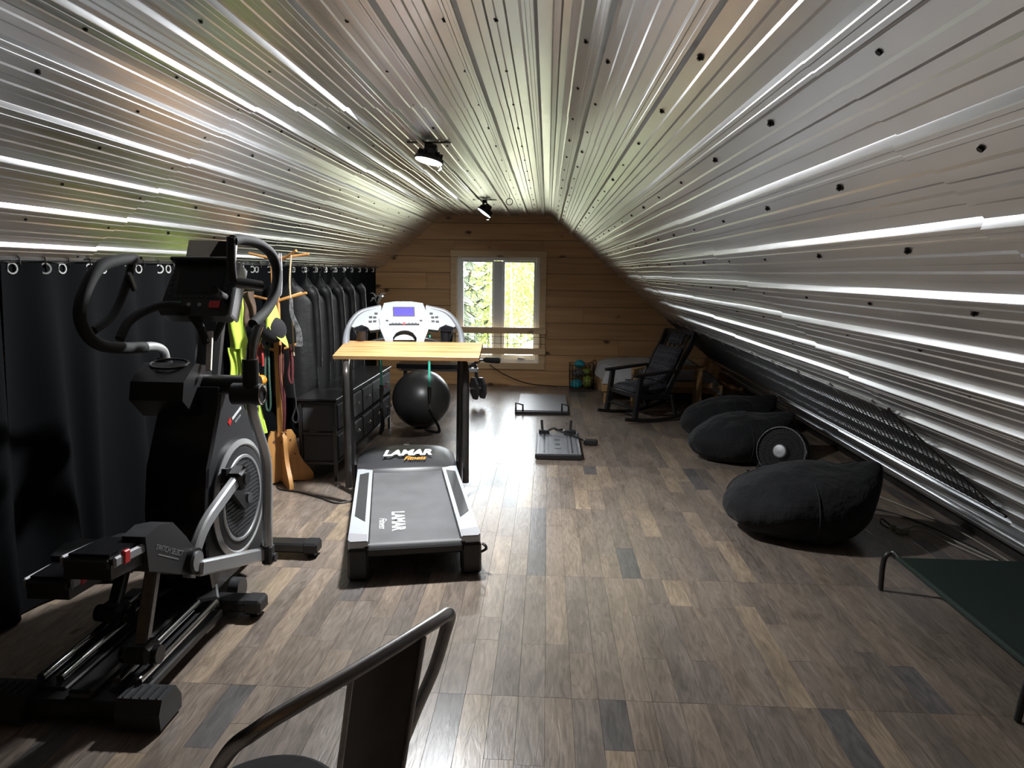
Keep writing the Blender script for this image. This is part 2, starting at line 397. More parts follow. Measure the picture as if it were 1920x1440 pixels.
def glass_material():
    m = bpy.data.materials.new('window_glass'); m.use_nodes = True; MAT['glass'] = m
    nt = m.node_tree; N = nt.nodes; L = nt.links; N.remove(N['Principled BSDF'])
    t = N.new('ShaderNodeBsdfTransparent'); g = N.new('ShaderNodeBsdfGlossy'); g.inputs['Roughness'].default_value = 0.02
    f = N.new('ShaderNodeFresnel'); f.inputs['IOR'].default_value = 1.45; mx = N.new('ShaderNodeMixShader')
    L.new(f.outputs[0], mx.inputs[0]); L.new(t.outputs[0], mx.inputs[1]); L.new(g.outputs[0], mx.inputs[2]); L.new(mx.outputs[0], N['Material Output'].inputs['Surface'])
glass_material()

def plaid_material():
    m = bpy.data.materials.new('plaid_fabric'); m.use_nodes = True; MAT['plaid'] = m
    nt = m.node_tree; N = nt.nodes; L = nt.links; b = N['Principled BSDF']; b.inputs['Roughness'].default_value = 0.9
    tc = N.new('ShaderNodeTexCoord'); sp = N.new('ShaderNodeSeparateXYZ'); L.new(tc.outputs['Object'], sp.inputs[0]); prev = None
    for ax, sc, ph in ((1, 16.0, 0.2), (2, 16.0, 0.1), (0, 16.0, 0.4)):
        a = N.new('ShaderNodeMath'); a.operation = 'MULTIPLY_ADD'; a.inputs[1].default_value = sc; a.inputs[2].default_value = ph; L.new(sp.outputs[ax], a.inputs[0])
        fr = N.new('ShaderNodeMath'); fr.operation = 'FRACT'; L.new(a.outputs[0], fr.inputs[0])
        gt = N.new('ShaderNodeMath'); gt.operation = 'GREATER_THAN'; gt.inputs[1].default_value = 0.90; L.new(fr.outputs[0], gt.inputs[0])
        if prev is None: prev = gt
        else:
            s = N.new('ShaderNodeMath'); s.operation = 'ADD'; L.new(prev.outputs[0], s.inputs[0]); L.new(gt.outputs[0], s.inputs[1]); prev = s
    mx = N.new('ShaderNodeMix'); mx.data_type = 'RGBA'; L.new(prev.outputs[0], mx.inputs[0]); mx.inputs[6].default_value = (0.020, 0.020, 0.026, 1); mx.inputs[7].default_value = (0.055, 0.055, 0.062, 1)
    L.new(mx.outputs[2], b.inputs['Base Color'])
plaid_material()
# ------------------------------------------------------------------ room shell
YF, YN = 9.69, -1.9                       # far and near gable walls
KR, KL, ZC = 0.03, -1.44, 2.352           # knees and flat ceiling height
DR, NR = Vector((0.762, 0, -0.648)), Vector((-0.648, 0, -0.762))
DL, NL = Vector((-0.7676, 0, -0.641)), Vector((0.641, 0, -0.7676))
SL = KL - KR                              # s of the left knee
def prof(s):
    """point and inward normal of the ceiling line at arc length s from the right knee"""
    if s > 0: p = Vector((KR, 0, ZC)) + DR * s; n = NR.copy()
    elif s > SL: p = Vector((KR + s, 0, ZC)); n = Vector((0, 0, -1))
    else: p = Vector((KL, 0, ZC)) + DL * (SL - s); n = NL.copy()
    for k, nn in ((0.0, NR), (SL, NL)):
        d = s - k; w = 0.07
        if abs(d) < w:
            t = 0.5 + 0.5 * (d / w) * (1 if k == 0 else -1); n = (Vector((0, 0, -1)).lerp(nn, t)).normalized()
            p = p + n * (0.018 * (1 - abs(d) / w) ** 2)
    return p, n
def xr(z): return KR + (ZC - z) * 0.762 / 0.648
def xl(z): return KL - (ZC - z) * 0.7676 / 0.641

RIBS = [SL - 0.186 - 0.2165 * k for k in range(16, -1, -1)] + [-1.445] + [-1.242 + 0.228 * k for k in range(6)] + [0.14 + 0.2205 * k for k in range(16)]
RIBS = [r for r in RIBS if -5.1 < r < 3.6]
def section(a, b):
    """(s,height) points of one sheet between rib indices a and b"""
    out = []
    for i in range(a, b + 1):
        r = RIBS[i]
        if i > a: out += [(r - .0275, 0), (r - .0255, .0025), (r - .0190, .0180), (r - .0165, .0196), (r - .008, .0196), (r - .006, .0182), (r, .0180)]
        elif i == a: out += [(r, .0180)]
        if i < b: 
            out += [(r + .006, .0182), (r + .008, .0196), (r + .0165, .0196), (r + .0190, .0180), (r + .0255, .0025), (r + .0275, 0)]
            p = RIBS[i + 1] - r
            for t in (0.38, 0.64):
                c = r + t * p
                out += [(c - .028, 0), (c - .0185, 0), (c - .0125, .0030), (c, .0032), (c + .0125, .0030), (c + .0185, 0)]
    return out
ceiling = struct(obj('ceiling', None)); ceiling.location = (0, 0, 0)
YB = [YN, -0.78, 1.28, 3.34, 5.40, 7.46, YF]
breaks = list(range(0, len(RIBS) - 1, 4)) + [len(RIBS) - 1]
sheets = []
for bi in range(len(breaks) - 1):
    a, b = breaks[bi], breaks[bi + 1]
    sec = section(a, b)
    if b == len(RIBS) - 1: sec = sec + [(RIBS[b] + .012, .0195), (RIBS[b] + .026, 0), (3.627, 0)]
    if a == 0: sec = [(SL - 3.66, 0), (RIBS[0] - .026, 0), (RIBS[0] - .012, .0195)] + sec
    for yi in range(len(YB) - 1):
        y0, y1 = YB[yi], min(YB[yi + 1] + (0.05 if yi < len(YB) - 2 else 0), YF + 0.02)
        ny = max(4, int((y1 - y0) / 0.16)); vs = []; fs = []; w = len(sec)
        seed = bi * 7.3 + yi * 3.1
        for j in range(ny + 1):
            y = y0 + (y1 - y0) * j / ny; lift = 0.0075 * j / ny
            for (s, h) in sec:
                p, n = prof(s)
                dv = noise.noise((s * 5 + seed, y * 2.2, seed)) * 0.0022 + noise.noise((s * 1.5, y * .9, seed)) * 0.003
                if h > .01: dv *= 0.25
                q = p + n * (h + lift + dv); vs.append((q.x, y, q.z))
        for j in range(ny):
            for i in range(w - 1): fs.append((j * w + i, j * w + i + 1, (j + 1) * w + i + 1, (j + 1) * w + i))
        me = bpy.data.meshes.new('ceiling_sheet'); me.from_pydata(vs, [], fs)
        me.polygons.foreach_set('use_smooth', [True] * len(me.polygons)); me.set_sharp_from_angle(angle=0.35)
        sh = obj('ceiling_sheet', me, 'galv', ceiling); sheets.append((RIBS[a], RIBS[b], y0, YB[yi + 1], sh))
# screws
sm = MB().lathe([(0.0095, 0), (0.0095, .0015), (.004, .003)], 8).lathe([(.0058, .002), (.0058, .0075)], 6).mesh('screw', smooth=False); sm.materials.append(MAT['screw_black'])
spots = []
for i, r in enumerate(RIBS):
    if r < SL - 1.2: continue
    s = r + .047 if r > 0 else (r - .047 if r < -1.4 else (r + .57 * .228 if i % 2 else r + .88 * .228))
    for k in range(-3, 16):
        y = 1.171 + .5405 * k
        if YN < y < 9.6: spots.append((s, y))
def pxdist(sp): 
    p, n = prof(sp[0]); return (Vector((p.x, sp[1], p.z)) - Vector((0, 0, 1.6))).length + (50 if sp[1] < 0.75 else 0)
spots.sort(key=pxdist); rest = MB()
for k, (s, y) in enumerate(spots):
    p, n = prof(s); M = aim((p.x, y, p.z), n); M.translation = Vector((p.x, y, p.z)) + n * 0.0035
    sh = next((q[4] for q in sheets if q[0] - .03 <= s <= q[1] + .03 and q[2] <= y <= q[3]), None)
    if k < 300 and sh is not None:
        o = obj('screw', sm, None, sh); o.matrix_local = M
    else:
        rest.lathe([(0.0095, 0), (0.0095, .0015), (.005, .0075)], 6, M)
o = part(rest, 'screw_rows', 'screw_black', ceiling, smooth=False); o['kind'] = 'stuff'
# unseen shell added outside the ceiling to keep daylight out of the sheet laps
rb = MB(); e = 0.05
pr = [(2.86, -0.06), (KR + .02, ZC + .06), (KL - .02, ZC + .06), (xl(0) - .1, -0.06)]
for (a, b) in zip(pr[:-1], pr[1:]):
    rb.add([(a[0], YN - .2, a[1]), (b[0], YN - .2, b[1]), (b[0], YF + .25, b[1]), (a[0], YF + .25, a[1])], [(0, 1, 2, 3)])
struct(obj('lap_light_seal', rb.mesh('lap_light_seal', False), 'frosted_wall'))

# floor: sheets of printed planks
fl = struct(obj('floor', MB().box((-0.75, (YF + YN) / 2, -0.06), (7.4, YF - YN + .5, 0.1)).mesh('floor', False), 'frosted_wall'))
planks = []; rp_ = random.Random(11); PW = 0.1016
ncol = int((2.80 + 2.62) / PW)
for ci in range(ncol):
    x0 = -2.62 + ci * PW; sheet = ci // 9; yoff = [0.0, 0.55, 0.28, 0.8, 0.1, 0.65][sheet % 6] * 0.0
    y = YN; ys = [1.36 + 1.075 * k + yoff for k in range(-3, 9)]
    seg = []
    lo = YN
    for b in [v for v in ys if v > YN] + [YF]:
        b = min(b, YF)
        L_ = b - lo
        if L_ < .05: continue
        c = rp_.random()
        if c < 0.25: cuts = []
        elif c < 0.8: cuts = [lo + L_ * rp_.uniform(.25, .75)]
        else: cuts = [lo + L_ * rp_.uniform(.2, .4), lo + L_ * rp_.uniform(.55, .8)]
        e_ = [lo] + cuts + [b]
        seg += list(zip(e_[:-1], e_[1:])); lo = b
    for (a, b) in seg:
        u = rp_.random()
        t = rp_.uniform(0, .12) if u < .06 else (rp_.uniform(.2, .8) if u < .86 else rp_.uniform(.82, 1.0))
        planks.append((x0, a, b, t))
def vis(pk):
    cy = (pk[1] + pk[2]) / 2
    if cy < 1.75 or abs(pk[0]) / max(cy, .1) > 0.9: return 1e9
    return math.hypot(pk[0] * .8, cy)
planks.sort(key=vis)
def plank_mesh(lst, name):
    mb = MB(); tn = []
    for (x0, a, b, t) in lst:
        g = 0.0003; h = rp_.uniform(-.0003, .0003)
        vs = [(x0 + g, a + g, 0), (x0 + PW - g, a + g, 0), (x0 + PW - g, b - g, 0), (x0 + g, b - g, 0)]
        i = .0004
        top = [(x0 + g + i, a + g + i, h), (x0 + PW - g - i, a + g + i, h), (x0 + PW - g - i, b - g - i, h), (x0 + g + i, b - g - i, h)]
        bot = [(v[0], v[1], -0.0105) for v in vs]; mid = [(v[0], v[1], h - .0008) for v in vs]
        mb.add(top + mid + bot, [(0, 1, 2, 3)] + [(k, k + 4, (k + 1) % 4 + 4, (k + 1) % 4) for k in range(4)] + [(k + 4, k + 8, (k + 1) % 4 + 8, (k + 1) % 4 + 4) for k in range(4)])
        tn += [t] * 9
    me = mb.mesh(name, False); at = me.attributes.new('tone', 'FLOAT', 'FACE'); at.data.foreach_set('value', tn)
    me.materials.append(MAT['plank']); return me
for pk in planks[:300]: obj('plank', plank_mesh([pk], 'plank'), None, fl)
o = obj('planks_beyond', plank_mesh(planks[300:], 'planks_beyond'), None, fl); o['kind'] = 'stuff'

# far gable wall of pine boards with the window
wf = struct(obj('wall_far', None)); wf.location = (0, YF, 0)
HX0, HX1, HZ0, HZ1 = -1.285, -0.07, 0.275, 1.825
rb_ = random.Random(5)
def board(poly):
    mb = MB().prism([(u, v) for u, v in poly], 0.02, TY(0.012)); part(mb, 'board', 'pine_board', wf, smooth=False)
SEAM = [-0.006 + 0.2235 * k for k in range(12)]
for k in range(11):
    z0, z1 = SEAM[k] + .0028, min(SEAM[k + 1], ZC + .01) - .0028
    if z1 - z0 < .02: continue
    ext = [(max(xl(z0), -3.2), max(xl(z1), -3.2), xr(z0) + .02, xr(z1) + .02)]
    zc0, zc1 = max(z0, HZ0), min(z1, HZ1)
    L0, L1, R0, R1 = ext[0]
    def row(a0, a1, b0, b1, za, zb, cuts):
        xs = [c for c in cuts if max(a0, a1) + .25 < c < min(b0, b1) - .25]; cur = (a0, a1)
        for c in xs + [None]:
            nx = (c, c) if c is not None else (b0, b1)
            board([(cur[0] + .0018, za), (nx[0] - .0018, za), (nx[1] - .0018, zb), (cur[1] + .0018, zb)]); cur = nx
    cuts = sorted(rb_.uniform(-3, 2.4) for _ in range(2))
    if zc1 - zc0 > .03:
        row(L0, L1, HX0, HX0, z0, z1, cuts); row(HX1, HX1, R0, R1, z0, z1, cuts)
        if z0 < HZ0 - .01: board([(HX0, z0), (HX1, z0), (HX1, HZ0), (HX0, HZ0)])
        if z1 > HZ1 + .01: board([(HX0, HZ1), (HX1, HZ1), (HX1, z1), (HX0, z1)])
    else: row(L0, L1, R0, R1, z0, z1, cuts)
bk = MB()
yb = YF + 0.075
for (a, b, c, d) in ((-4.6, HX0, -.1, 2.6), (HX1, 3.2, -.1, 2.6), (HX0, HX1, -.1, HZ0), (HX0, HX1, HZ1, 2.6)):
    bk.box(((a + b) / 2, yb, (c + d) / 2), (b - a, 0.1, d - c))
part(bk, 'backing', 'frosted_wall', wf, world=True, smooth=False)  # added behind the boards to keep daylight from leaking through the seams
# near gable wall, behind the camera
wn = struct(obj('wall_near', MB().prism([(-4.4, -.1), (3.0, -.1), (KR, ZC + .06), (KL, ZC + .06)], .08, TY(YN - .04)).mesh('wall_near', False), 'pine_board'))

# window
wi = struct(obj('window_1', None)); wi.location = (-0.675, YF, 0.24)
for (c, s, nm) in (((-0.675, YF - .012, 1.822), (1.319, .024, .082), 'casing_board'), ((-0.675, YF - .012, .281), (1.319, .024, .082), 'casing_board'),
                   ((-1.293, YF - .012, 1.0515), (.082, .0235, 1.457), 'casing_board'), ((-.057, YF - .012, 1.0515), (.082, .0235, 1.457), 'casing_board')):
    part(MB().box(c, s, bev=.002), nm, 'pine_trim', wi, True)
jb = MB()
for (c, s) in (((-1.268, YF + .07, 1.05), (.034, .15, 1.55)), ((-.087, YF + .07, 1.05), (.034, .15, 1.55)), ((-.675, YF + .07, 1.808), (1.21, .15, .034)), ((-.675, YF + .07, .297), (1.21, .15, .034))): jb.box(c, s)
part(jb, 'jamb', 'pine_trim', wi, True, smooth=False)
yw = YF + .085
for (c, s) in (((-1.222, yw, 1.05), (.06, .09, 1.47)), ((-.132, yw, 1.05), (.06, .09, 1.47)), ((-.677, yw, 1.762), (1.03, .09, .06)), ((-.677, yw, .345), (1.03, .09, .062)), ((-.678, yw - .006, 1.05), (.125, .10, 1.354))):
    part(MB().box(c, s, bev=.006), 'mullion' if s[0] == .125 else 'frame_bar', 'white_vinyl', wi, True)
for (x0, x1) in ((-1.192, -.7405), (-.6155, -.162)):
    sa = MB()
    for (c, s) in (((x0 + .0125, yw + .01, 1.054), (.025, .05, 1.356)), ((x1 - .0125, yw + .01, 1.054), (.025, .05, 1.356)), (((x0 + x1) / 2, yw + .01, 1.72), (x1 - x0 - .05, .05, .024)), (((x0 + x1) / 2, yw + .01, .40), (x1 - x0 - .05, .05, .05))): sa.box(c, s, bev=.004)
    so = part(sa, 'sash', 'white_vinyl', wi, True)
    part(MB().box(((x0 + x1) / 2, yw + .012, 1.066), (x1 - x0 - .04, .006, 1.29)), 'pane', 'glass', so, True, smooth=False)
    xm = (x0 + x1) / 2 + .04
    part(MB().box((xm, yw - .05, .385), (.10, .02, .022), bev=.004).bar((xm - .05, yw - .06, .40), (xm + .05, yw - .065, .385), .014, .01), 'crank_handle', 'white_vinyl', so, True)
# light portal: emits nothing, only tells the renderer where the daylight comes in
pl = bpy.data.lights.new('window_portal', 'AREA'); pl.shape = 'RECTANGLE'; pl.size = 1.1; pl.size_y = 1.42; pl.cycles.is_portal = True
po = bpy.data.objects.new('window_portal', pl); COL.objects.link(po); po.location = (-.677, YF + .2, 1.05); po.rotation_euler = (math.radians(-90), 0, 0)

# guard across the lower window
g = thing('window_guard', 'two pine rails with black wire grid between, across the lower window', 'window guard', (-.675, YF - .045, .45))
for (z, h) in ((.781, .086), (.496, .086)): part(MB().box((-.665, YF - .045, z), (1.31, .04, h), bev=.002), 'rail', 'pine_trim', g, True)
for k in range(14): part(MB().cyl((-1.27 + k * .0915, YF - .045, .535), (-1.27 + k * .0915, YF - .045, .74), .003, n=6), 'wire', 'black_metal', g, True)
for z in (.692, .598): part(MB().cyl((-1.31, YF - .041, z), (-.015, YF - .041, z), .003, n=6), 'wire', 'black_metal', g, True)

# galvanised rails along the foot of the right slope
def on_r(x, y, off=0.0):
    p = Vector((x, y, ZC - (x - KR) * 0.648 / 0.762)) + NR * off; return p
t1 = struct(obj('trim_1', MB().tube([on_r(2.40, -1.6, .055), on_r(2.40, 9.5, .055)], .017, 12).mesh('trim_1'), 'galv'))
t2 = struct(obj('trim_2', MB().bar(on_r(2.60, -1.7, .03), on_r(2.60, 9.6, .03), .07, .012, up=NR).mesh('trim_2', False), 'galv'))
t3 = struct(obj('trim_3', MB().box((2.73, 3.9, .022), (.05, 11.4, .044)).mesh('trim_3', False), 'dark_steel'))
# ------------------------------------------------------------------ lamps
def flood_lamp(label, x, y, tilt, roll, lens, watts, drop=.115, R=0.088):
    t = thing('flood_lamp', label, 'lamp', (x, y, ZC - .02), 0, 'round flood lamps hung from the ceiling')
    M = TR((0, 0, -drop), (roll, tilt, 0))
    part(MB().box((0, 0, .008), (.26, .035, .008), bev=.002).box((0, 0, -.012), (.05, .045, .03), bev=.004), 'mount_strip', 'black_metal', t)
    part(MB().bar((-.02, 0, -.02), (0.0, 0, -drop + .03), .03, .02).cyl((-.03, 0, -.055), (.03, 0, -.055), .016), 'hinge', 'black_metal', t)
    h = part(MB(M).lathe([(R * .45, .055), (R * .5, .045), (R * .62, .02), (R * .98, .006), (R, 0), (R, -.012), (R * .93, -.014), (R * .93, -.006)], 28)
             .box((0, 0, .06), (.07, .06, .05), bev=.006), 'housing', 'black_metal', t)
    for k in range(10):
        a = k * math.pi / 5
        part(MB(M).box((R * .62 * math.cos(a), R * .62 * math.sin(a), .026), (R * .5, .004, .03), (0, 0, a)), 'cooling_fin', 'black_metal', h)
    part(MB(M).lathe([(R * .93, -.013), (R * .9, -.018), (R * .5, -.024), (.002, -.026)], 28), 'lens', lens, t)
    ld = bpy.data.lights.new('flood_light', 'AREA'); ld.shape = 'DISK'; ld.size = R * 1.8; ld.energy = watts; ld.color = (0.97, 0.985, 1.0)
    lo = bpy.data.objects.new('flood_light', ld); COL.objects.link(lo); lo.parent = t; lo.matrix_local = M @ Matrix.Translation((0, 0, -.030))
    part(MB(M).tube(cr([(R * .75, 0, -.014), (R * .95, 0, -.04), (R * .8, 0, -.055)], 4), .003, 6), 'pull_hook', 'chrome', t)
    return t
flood_lamp('lit round flood lamp on the ceiling above the treadmill', -0.715, 4.27, 0.21, -0.10, 'led_lens', 103.0, .085)
flood_lamp('smaller looking tilted flood lamp on the ceiling close to the window wall', -0.685, 7.65, 0.62, -0.10, 'led_lens_far', 9.0)
r = thing('ceiling_ring', 'small steel ring hook screwed in the ceiling beside the far lamp', 'hook', (-.39, 7.06, ZC - .02))
part(MB().cyl((0, 0, .02), (0, 0, -.03), .004), 'eye_screw', 'chrome', r)
part(MB().torus((0, 0, -.065), .032, .004, (0, 1, .2)), 'ring', 'gunmetal', r)

# ------------------------------------------------------------------ curtains along the left slope
XC, ZR = -2.295, 1.620
rod = thing('curtain_rod', 'thin black steel rod carrying the curtains along the left slope', 'curtain rod', (XC, 1.2, ZR))
part(MB().cyl((XC, 1.2, ZR), (XC, 9.5, ZR), .006, n=8), 'rod', 'black_metal', rod, True)
hk = MB().tube(cr([(0, 0, .016), (.010, 0, .010), (.011, 0, -.006), (.014, 0, -.022), (.006, 0, -.032)], 4), .0028, 6).mesh('hook'); hk.materials.append(MAT['gunmetal'])
gm = MB().lathe([(.019, -.004), (.026, -.004), (.0275, 0), (.026, .004), (.019, .004)], 20, closed=True).mesh('grommet'); gm.materials.append(MAT['bright_ring'])
def curtain(y0, y1, seed, label):
    t = thing('curtain', label, 'curtain', (XC, (y0 + y1) / 2, 0), 0, 'black grommet curtains along the left slope')
    n = max(4, round((y1 - y0) / .165)); rnd = random.Random(seed); ph = [rnd.uniform(-.5, .5) for _ in range(8)]
    def fn(u, v):
        y = y0 + (y1 - y0) * u; w = 2 * math.pi * u * n / 2; z = 0.012 + (ZR - .012 - .012) * v
        k = 1 - v
        x = -math.sin(w) * (.016 + .016 * min(1, k * 3)) - .03 * k * math.sin(w * .5 + ph[0] * 3) - .016 * k * math.sin(w * 1.5 + ph[1] * 5) - .035 * k - .012
        return (XC + x, y + .02 * k * math.sin(w * .5 + ph[2] * 4), z)
    o = part(MB().grid(fn, n * 10, 14), 'cloth', 'curtain_cloth', t, True, ang=1.2)
    for k in range(n):
        u = (k + .5) / n; y = y0 + (y1 - y0) * u; s = 1 if k % 2 == 0 else -1
        p = Vector(fn(u, (ZR - .036 - .012) / (ZR - .024)))
        a = obj('grommet', gm, None, t); a.matrix_local = aim(p + Vector((.003, -.001, 0)) - t.location, (1, -.35 + .3 * s * (0.3 + (k * 37 % 10) / 10), 0))
        h = obj('hook', hk, None, rod); h.matrix_local = Matrix.Translation(Vector((XC, y, ZR)) - rod.location)
    return t
curtain(1.25, 2.86, 1, 'black grommet curtain at the left edge, nearest the camera')
curtain(2.88, 4.46, 2, 'black grommet curtain behind the elliptical trainer')
curtain(4.48, 5.95, 3, 'black grommet curtain behind the wooden coat rack')
curtain(5.97, 7.55, 4, 'black grommet curtain behind the hanging garments')
curtain(7.57, 9.4, 5, 'black grommet curtain next to the pine end wall')

# ------------------------------------------------------------------ dark garments hung in front of the curtain
def coat(x, y, rz, w, L, seed, label):
    t = thing('hanging_coat', label, 'coat', (x, y, 0), rz, 'dark garments hung in front of the curtain')
    zt = 1.53; rnd = random.Random(seed); p = [rnd.uniform(-1, 1) for _ in range(6)]
    def fn(u, v):                       # u round the body, v up
        a = 2 * math.pi * u; k = 1 - v
        sh = math.sqrt(max(0, 1 - ((v - .80) / .2) ** 2)) if v > .80 else 1.0
        hw = w * (.96 + .14 * k) * (sh * .82 + .18 if v > .8 else 1); dp = (.045 + .045 * k) * (sh * .8 + .2)
        f = 1 + .10 * k * math.sin(5 * a + p[0] * 6) + .06 * math.sin(9 * a + p[1] * 6 + v * 4) * k
        return (hw * math.cos(a) * (1 + .03 * math.sin(7 * v + p[2])), dp * math.sin(a) * f, zt - L + L * v - .12 * abs(math.cos(a)) ** 1.5 * max(0, (v - .75) / .25))
    part(MB().grid(fn, 40, 22), 'body', 'coat_cloth', t, ang=1.2)
    for s in (-1, 1):
        pts = cr([(s * w * .78, 0, zt - .10), (s * w * 1.02, .01, zt - .18), (s * w * 1.08, .03, zt - .45), (s * w * 1.04, .05, zt - .74)], 5)
        part(MB().tube(pts, [.035 + .018 * math.sin(math.pi * min(1, (i + 2) / 8)) for i in range(len(pts))], 12), 'sleeve', 'coat_cloth', t, ang=1.2)
    part(MB().tube(cr([(0, 0, zt - .02), (0, 0, zt + .03), (.02, 0, zt + .055), (.0, 0, zt + .075), (-.016, 0, zt + .055)], 4), .003, 6), 'hanger_hook', 'chrome', t)
coat(-2.07, 5.62, 0.12, .172, .98, 1, 'black garment with the broad shoulder, first beyond the coat rack')
coat(-2.07, 5.98, 0.05, .168, .96, 2, 'black garment second beyond the coat rack, over the dresser')
coat(-2.07, 6.34, -.05, .172, .97, 3, 'black garment in the middle of the hanging row')
coat(-2.07, 6.72, .1, .165, .95, 4, 'black garment second from the far end of the hanging row')
coat(-2.07, 7.12, 0.0, .168, .97, 5, 'black garment at the far end of the hanging row')

# ------------------------------------------------------------------ dresser
d = thing('fabric_dresser', 'low black dresser with fabric drawers in a steel frame', 'dresser', (-1.71, 6.0, 0))
X0, X1, Y0, Y1, ZT = -1.855, -1.57, 5.07, 6.90, .625
fr = MB()
for x in (X0 + .012, X1 - .012):
    for y in (Y0 + .012, Y1 - .012): part(MB().box((x, y, ZT / 2 - .01), (.024, .024, ZT - .02)), 'leg', 'black_metal', d, True, smooth=False)
for z in (.135, .365, .60):
    for x in (X0 + .012, X1 - .012): part(MB().box((x, (Y0 + Y1) / 2, z), (.018, Y1 - Y0 - .05, .018)), 'rail', 'black_metal', d, True, smooth=False)
    for y in (Y0 + .012, Y1 - .012): part(MB().box(((X0 + X1) / 2, y, z), (X1 - X0 - .05, .018, .018)), 'rail', 'black_metal', d, True, smooth=False)
part(MB().box(((X0 + X1) / 2, (Y0 + Y1) / 2, ZT), (X1 - X0 + .03, Y1 - Y0 + .03, .018), bev=.003), 'top_board', 'black_lacquer', d, True)
for z0, z1 in ((.15, .352), (.378, .59)):
    part(MB().box(((X0 + X1) / 2, Y0 + .02, (z0 + z1) / 2), (X1 - X0 - .05, .012, z1 - z0), bev=.004), 'end_panel', 'drawer_cloth', d, True)
    n = 5
    for k in range(n):
        w = (Y1 - Y0 - .05) / n; y = Y0 + .025 + w * (k + .5)
        o = part(MB().box((X1 - .09, y, (z0 + z1) / 2), (.20, w - .014, z1 - z0 - .012), (0, 0, (k % 3 - 1) * .012), bev=.01), 'drawer', 'drawer_cloth', d, True)
        part(MB().tube(cr([(X1 + .012, y - .03, (z0 + z1) / 2 + .02), (X1 + .028, y - .015, (z0 + z1) / 2 + .008), (X1 + .028, y + .015, (z0 + z1) / 2 + .008), (X1 + .012, y + .03, (z0 + z1) / 2 + .02)], 4), .005, 6), 'pull', 'chrome', o, True)

# ------------------------------------------------------------------ wooden coat rack and what hangs on it
rk = thing('coat_rack', 'wooden coat tree with dowel pegs and curved plank feet', 'coat rack', (-1.955, 4.98, 0))
part(MB().box((0, 0, .84), (.045, .045, 1.64), bev=.004), 'post', 'rack_wood', rk)
foot = [(.02, .05), (.04, .02), (.19, 0), (.225, .01), (.225, .05), (.195, .10), (.155, .15), (.125, .21), (.108, .29), (.10, .36), (.075, .405), (.04, .405), (.02, .37)]
for k, a in enumerate((-.95, .62, 2.19, 3.76)):
    fo = part(MB(Matrix.Rotation(a, 4, 'Z')).prism(foot, .03, TY(0)), 'foot', 'rack_wood', rk)
    part(MB(Matrix.Rotation(a, 4, 'Z')).cyl((.06, -.019, .33), (.06, .019, .33), .008).cyl((.09, -.019, .22), (.09, .019, .22), .006), 'bolt', 'bark', fo)
pegs = [((0, 0, 1.66), (.26, -.02, 1.70)), ((0, 0, 1.66), (-.19, .02, 1.70)), ((0, 0, 1.64), (.05, .2, 1.69)), ((0, 0, 1.36), (.235, -.02, 1.425)), ((0, 0, 1.36), (-.31, 0, 1.43)),
        ((0, 0, 1.36), (.15, .12, 1.42)), ((0, 0, 1.0), (.15, 0, 1.055)), ((0, 0, 1.0), (-.26, 0, 1.06)), ((0, 0, 1.62), (.2, -.1, 1.72))]
for a, b in pegs: part(MB().cyl(a, b, .0095, n=10), 'peg', 'rack_wood', rk)
RX, RY = -1.955, 4.98
def strip(pts, w, th=.006, wd=(1, 0, 0)):
    """flat strap through points, width along wd"""
    P = cr(pts, 5); W_ = Vector(wd); mb = MB(); n = len(P) - 1
    ws = w if isinstance(w, (list, tuple)) else [w, w]
    return mb.grid(lambda u, v: P[round(u * n)] + W_ * ((v - .5) * (ws[0] + (ws[1] - ws[0]) * u)), n, 4, thick=(0, -th, 0))
lg = thing('neon_leggings', 'neon yellow-green garment with two legs draped on a left peg', 'garment', (-2.235, 4.92, .7))
def drape(cx, y, z0, z1, w0, w1, seed, amp=.012):
    return MB().grid(lambda u, v: (cx + (u - .5) * (w0 + (w1 - w0) * v) + .006 * math.sin(9 * v + seed), y + amp * math.sin(7 * u + seed + 3 * v) - .02 * math.sin(math.pi * u), z0 + (z1 - z0) * v), 14, 14, thick=(0, .028, 0))
part(drape(-2.232, 4.92, 1.02, 1.44, .125, .10, 1), 'waist', 'neon', lg, True, ang=1.2)
part(drape(-2.262, 4.92, .70, 1.025, .055, .062, 2), 'leg', 'neon', lg, True, ang=1.2)
part(drape(-2.196, 4.92, .72, 1.025, .052, .06, 4), 'leg', 'neon', lg, True, ang=1.2)
single(drape(-2.135, 4.95, 1.18, 1.43, .10, .05, 3, .02), 'brown_pouch', 'brown_cloth', 'small brown cloth pouch hung next to the neon leggings', 'pouch', (-2.135, 4.95, 1.18), ang=1.2)
vs = thing('neon_vest', 'neon yellow vest tail hanging low left of the coat rack post', 'vest', (-2.10, 4.9, .37))
part(MB().grid(lambda u, v: (-2.155 + .06 * (1 - v) + (u - .5) * (.085 + .03 * (1 - v)), 4.90 + .01 * math.sin(8 * u), .38 + .36 * v + .02 * u), 10, 10, thick=(0, .02, 0)), 'panel', 'neon', vs, True, ang=1.2)
part(MB().box((-2.085, 4.888, .455), (.018, .004, .035), (0, -.3, 0)).box((-2.07, 4.888, .40), (.016, .004, .014), (0, -.3, 0)), 'black_mark', 'black_plastic', vs, True)
hp = thing('sun_hat', 'black hat with a neon yellow peak hung on a right peg', 'hat', (-1.945, 4.86, 1.08))
part(MB().ball((-1.95, 4.87, 1.165), (.105, .07, .095), 20, 12), 'crown', 'black_fabric', hp, True)
part(MB().grid(lambda u, v: (-1.948 + (u - .5) * (.19 * (1 - v) + .03), 4.80 + .02 * v + .35 * (u - .5) ** 2, 1.195 + .15 * v - .32 * abs(u - .5) * (1 - v)), 12, 8, thick=(0, .012, 0)), 'neon_flap', 'neon', hp, True, ang=1.2)
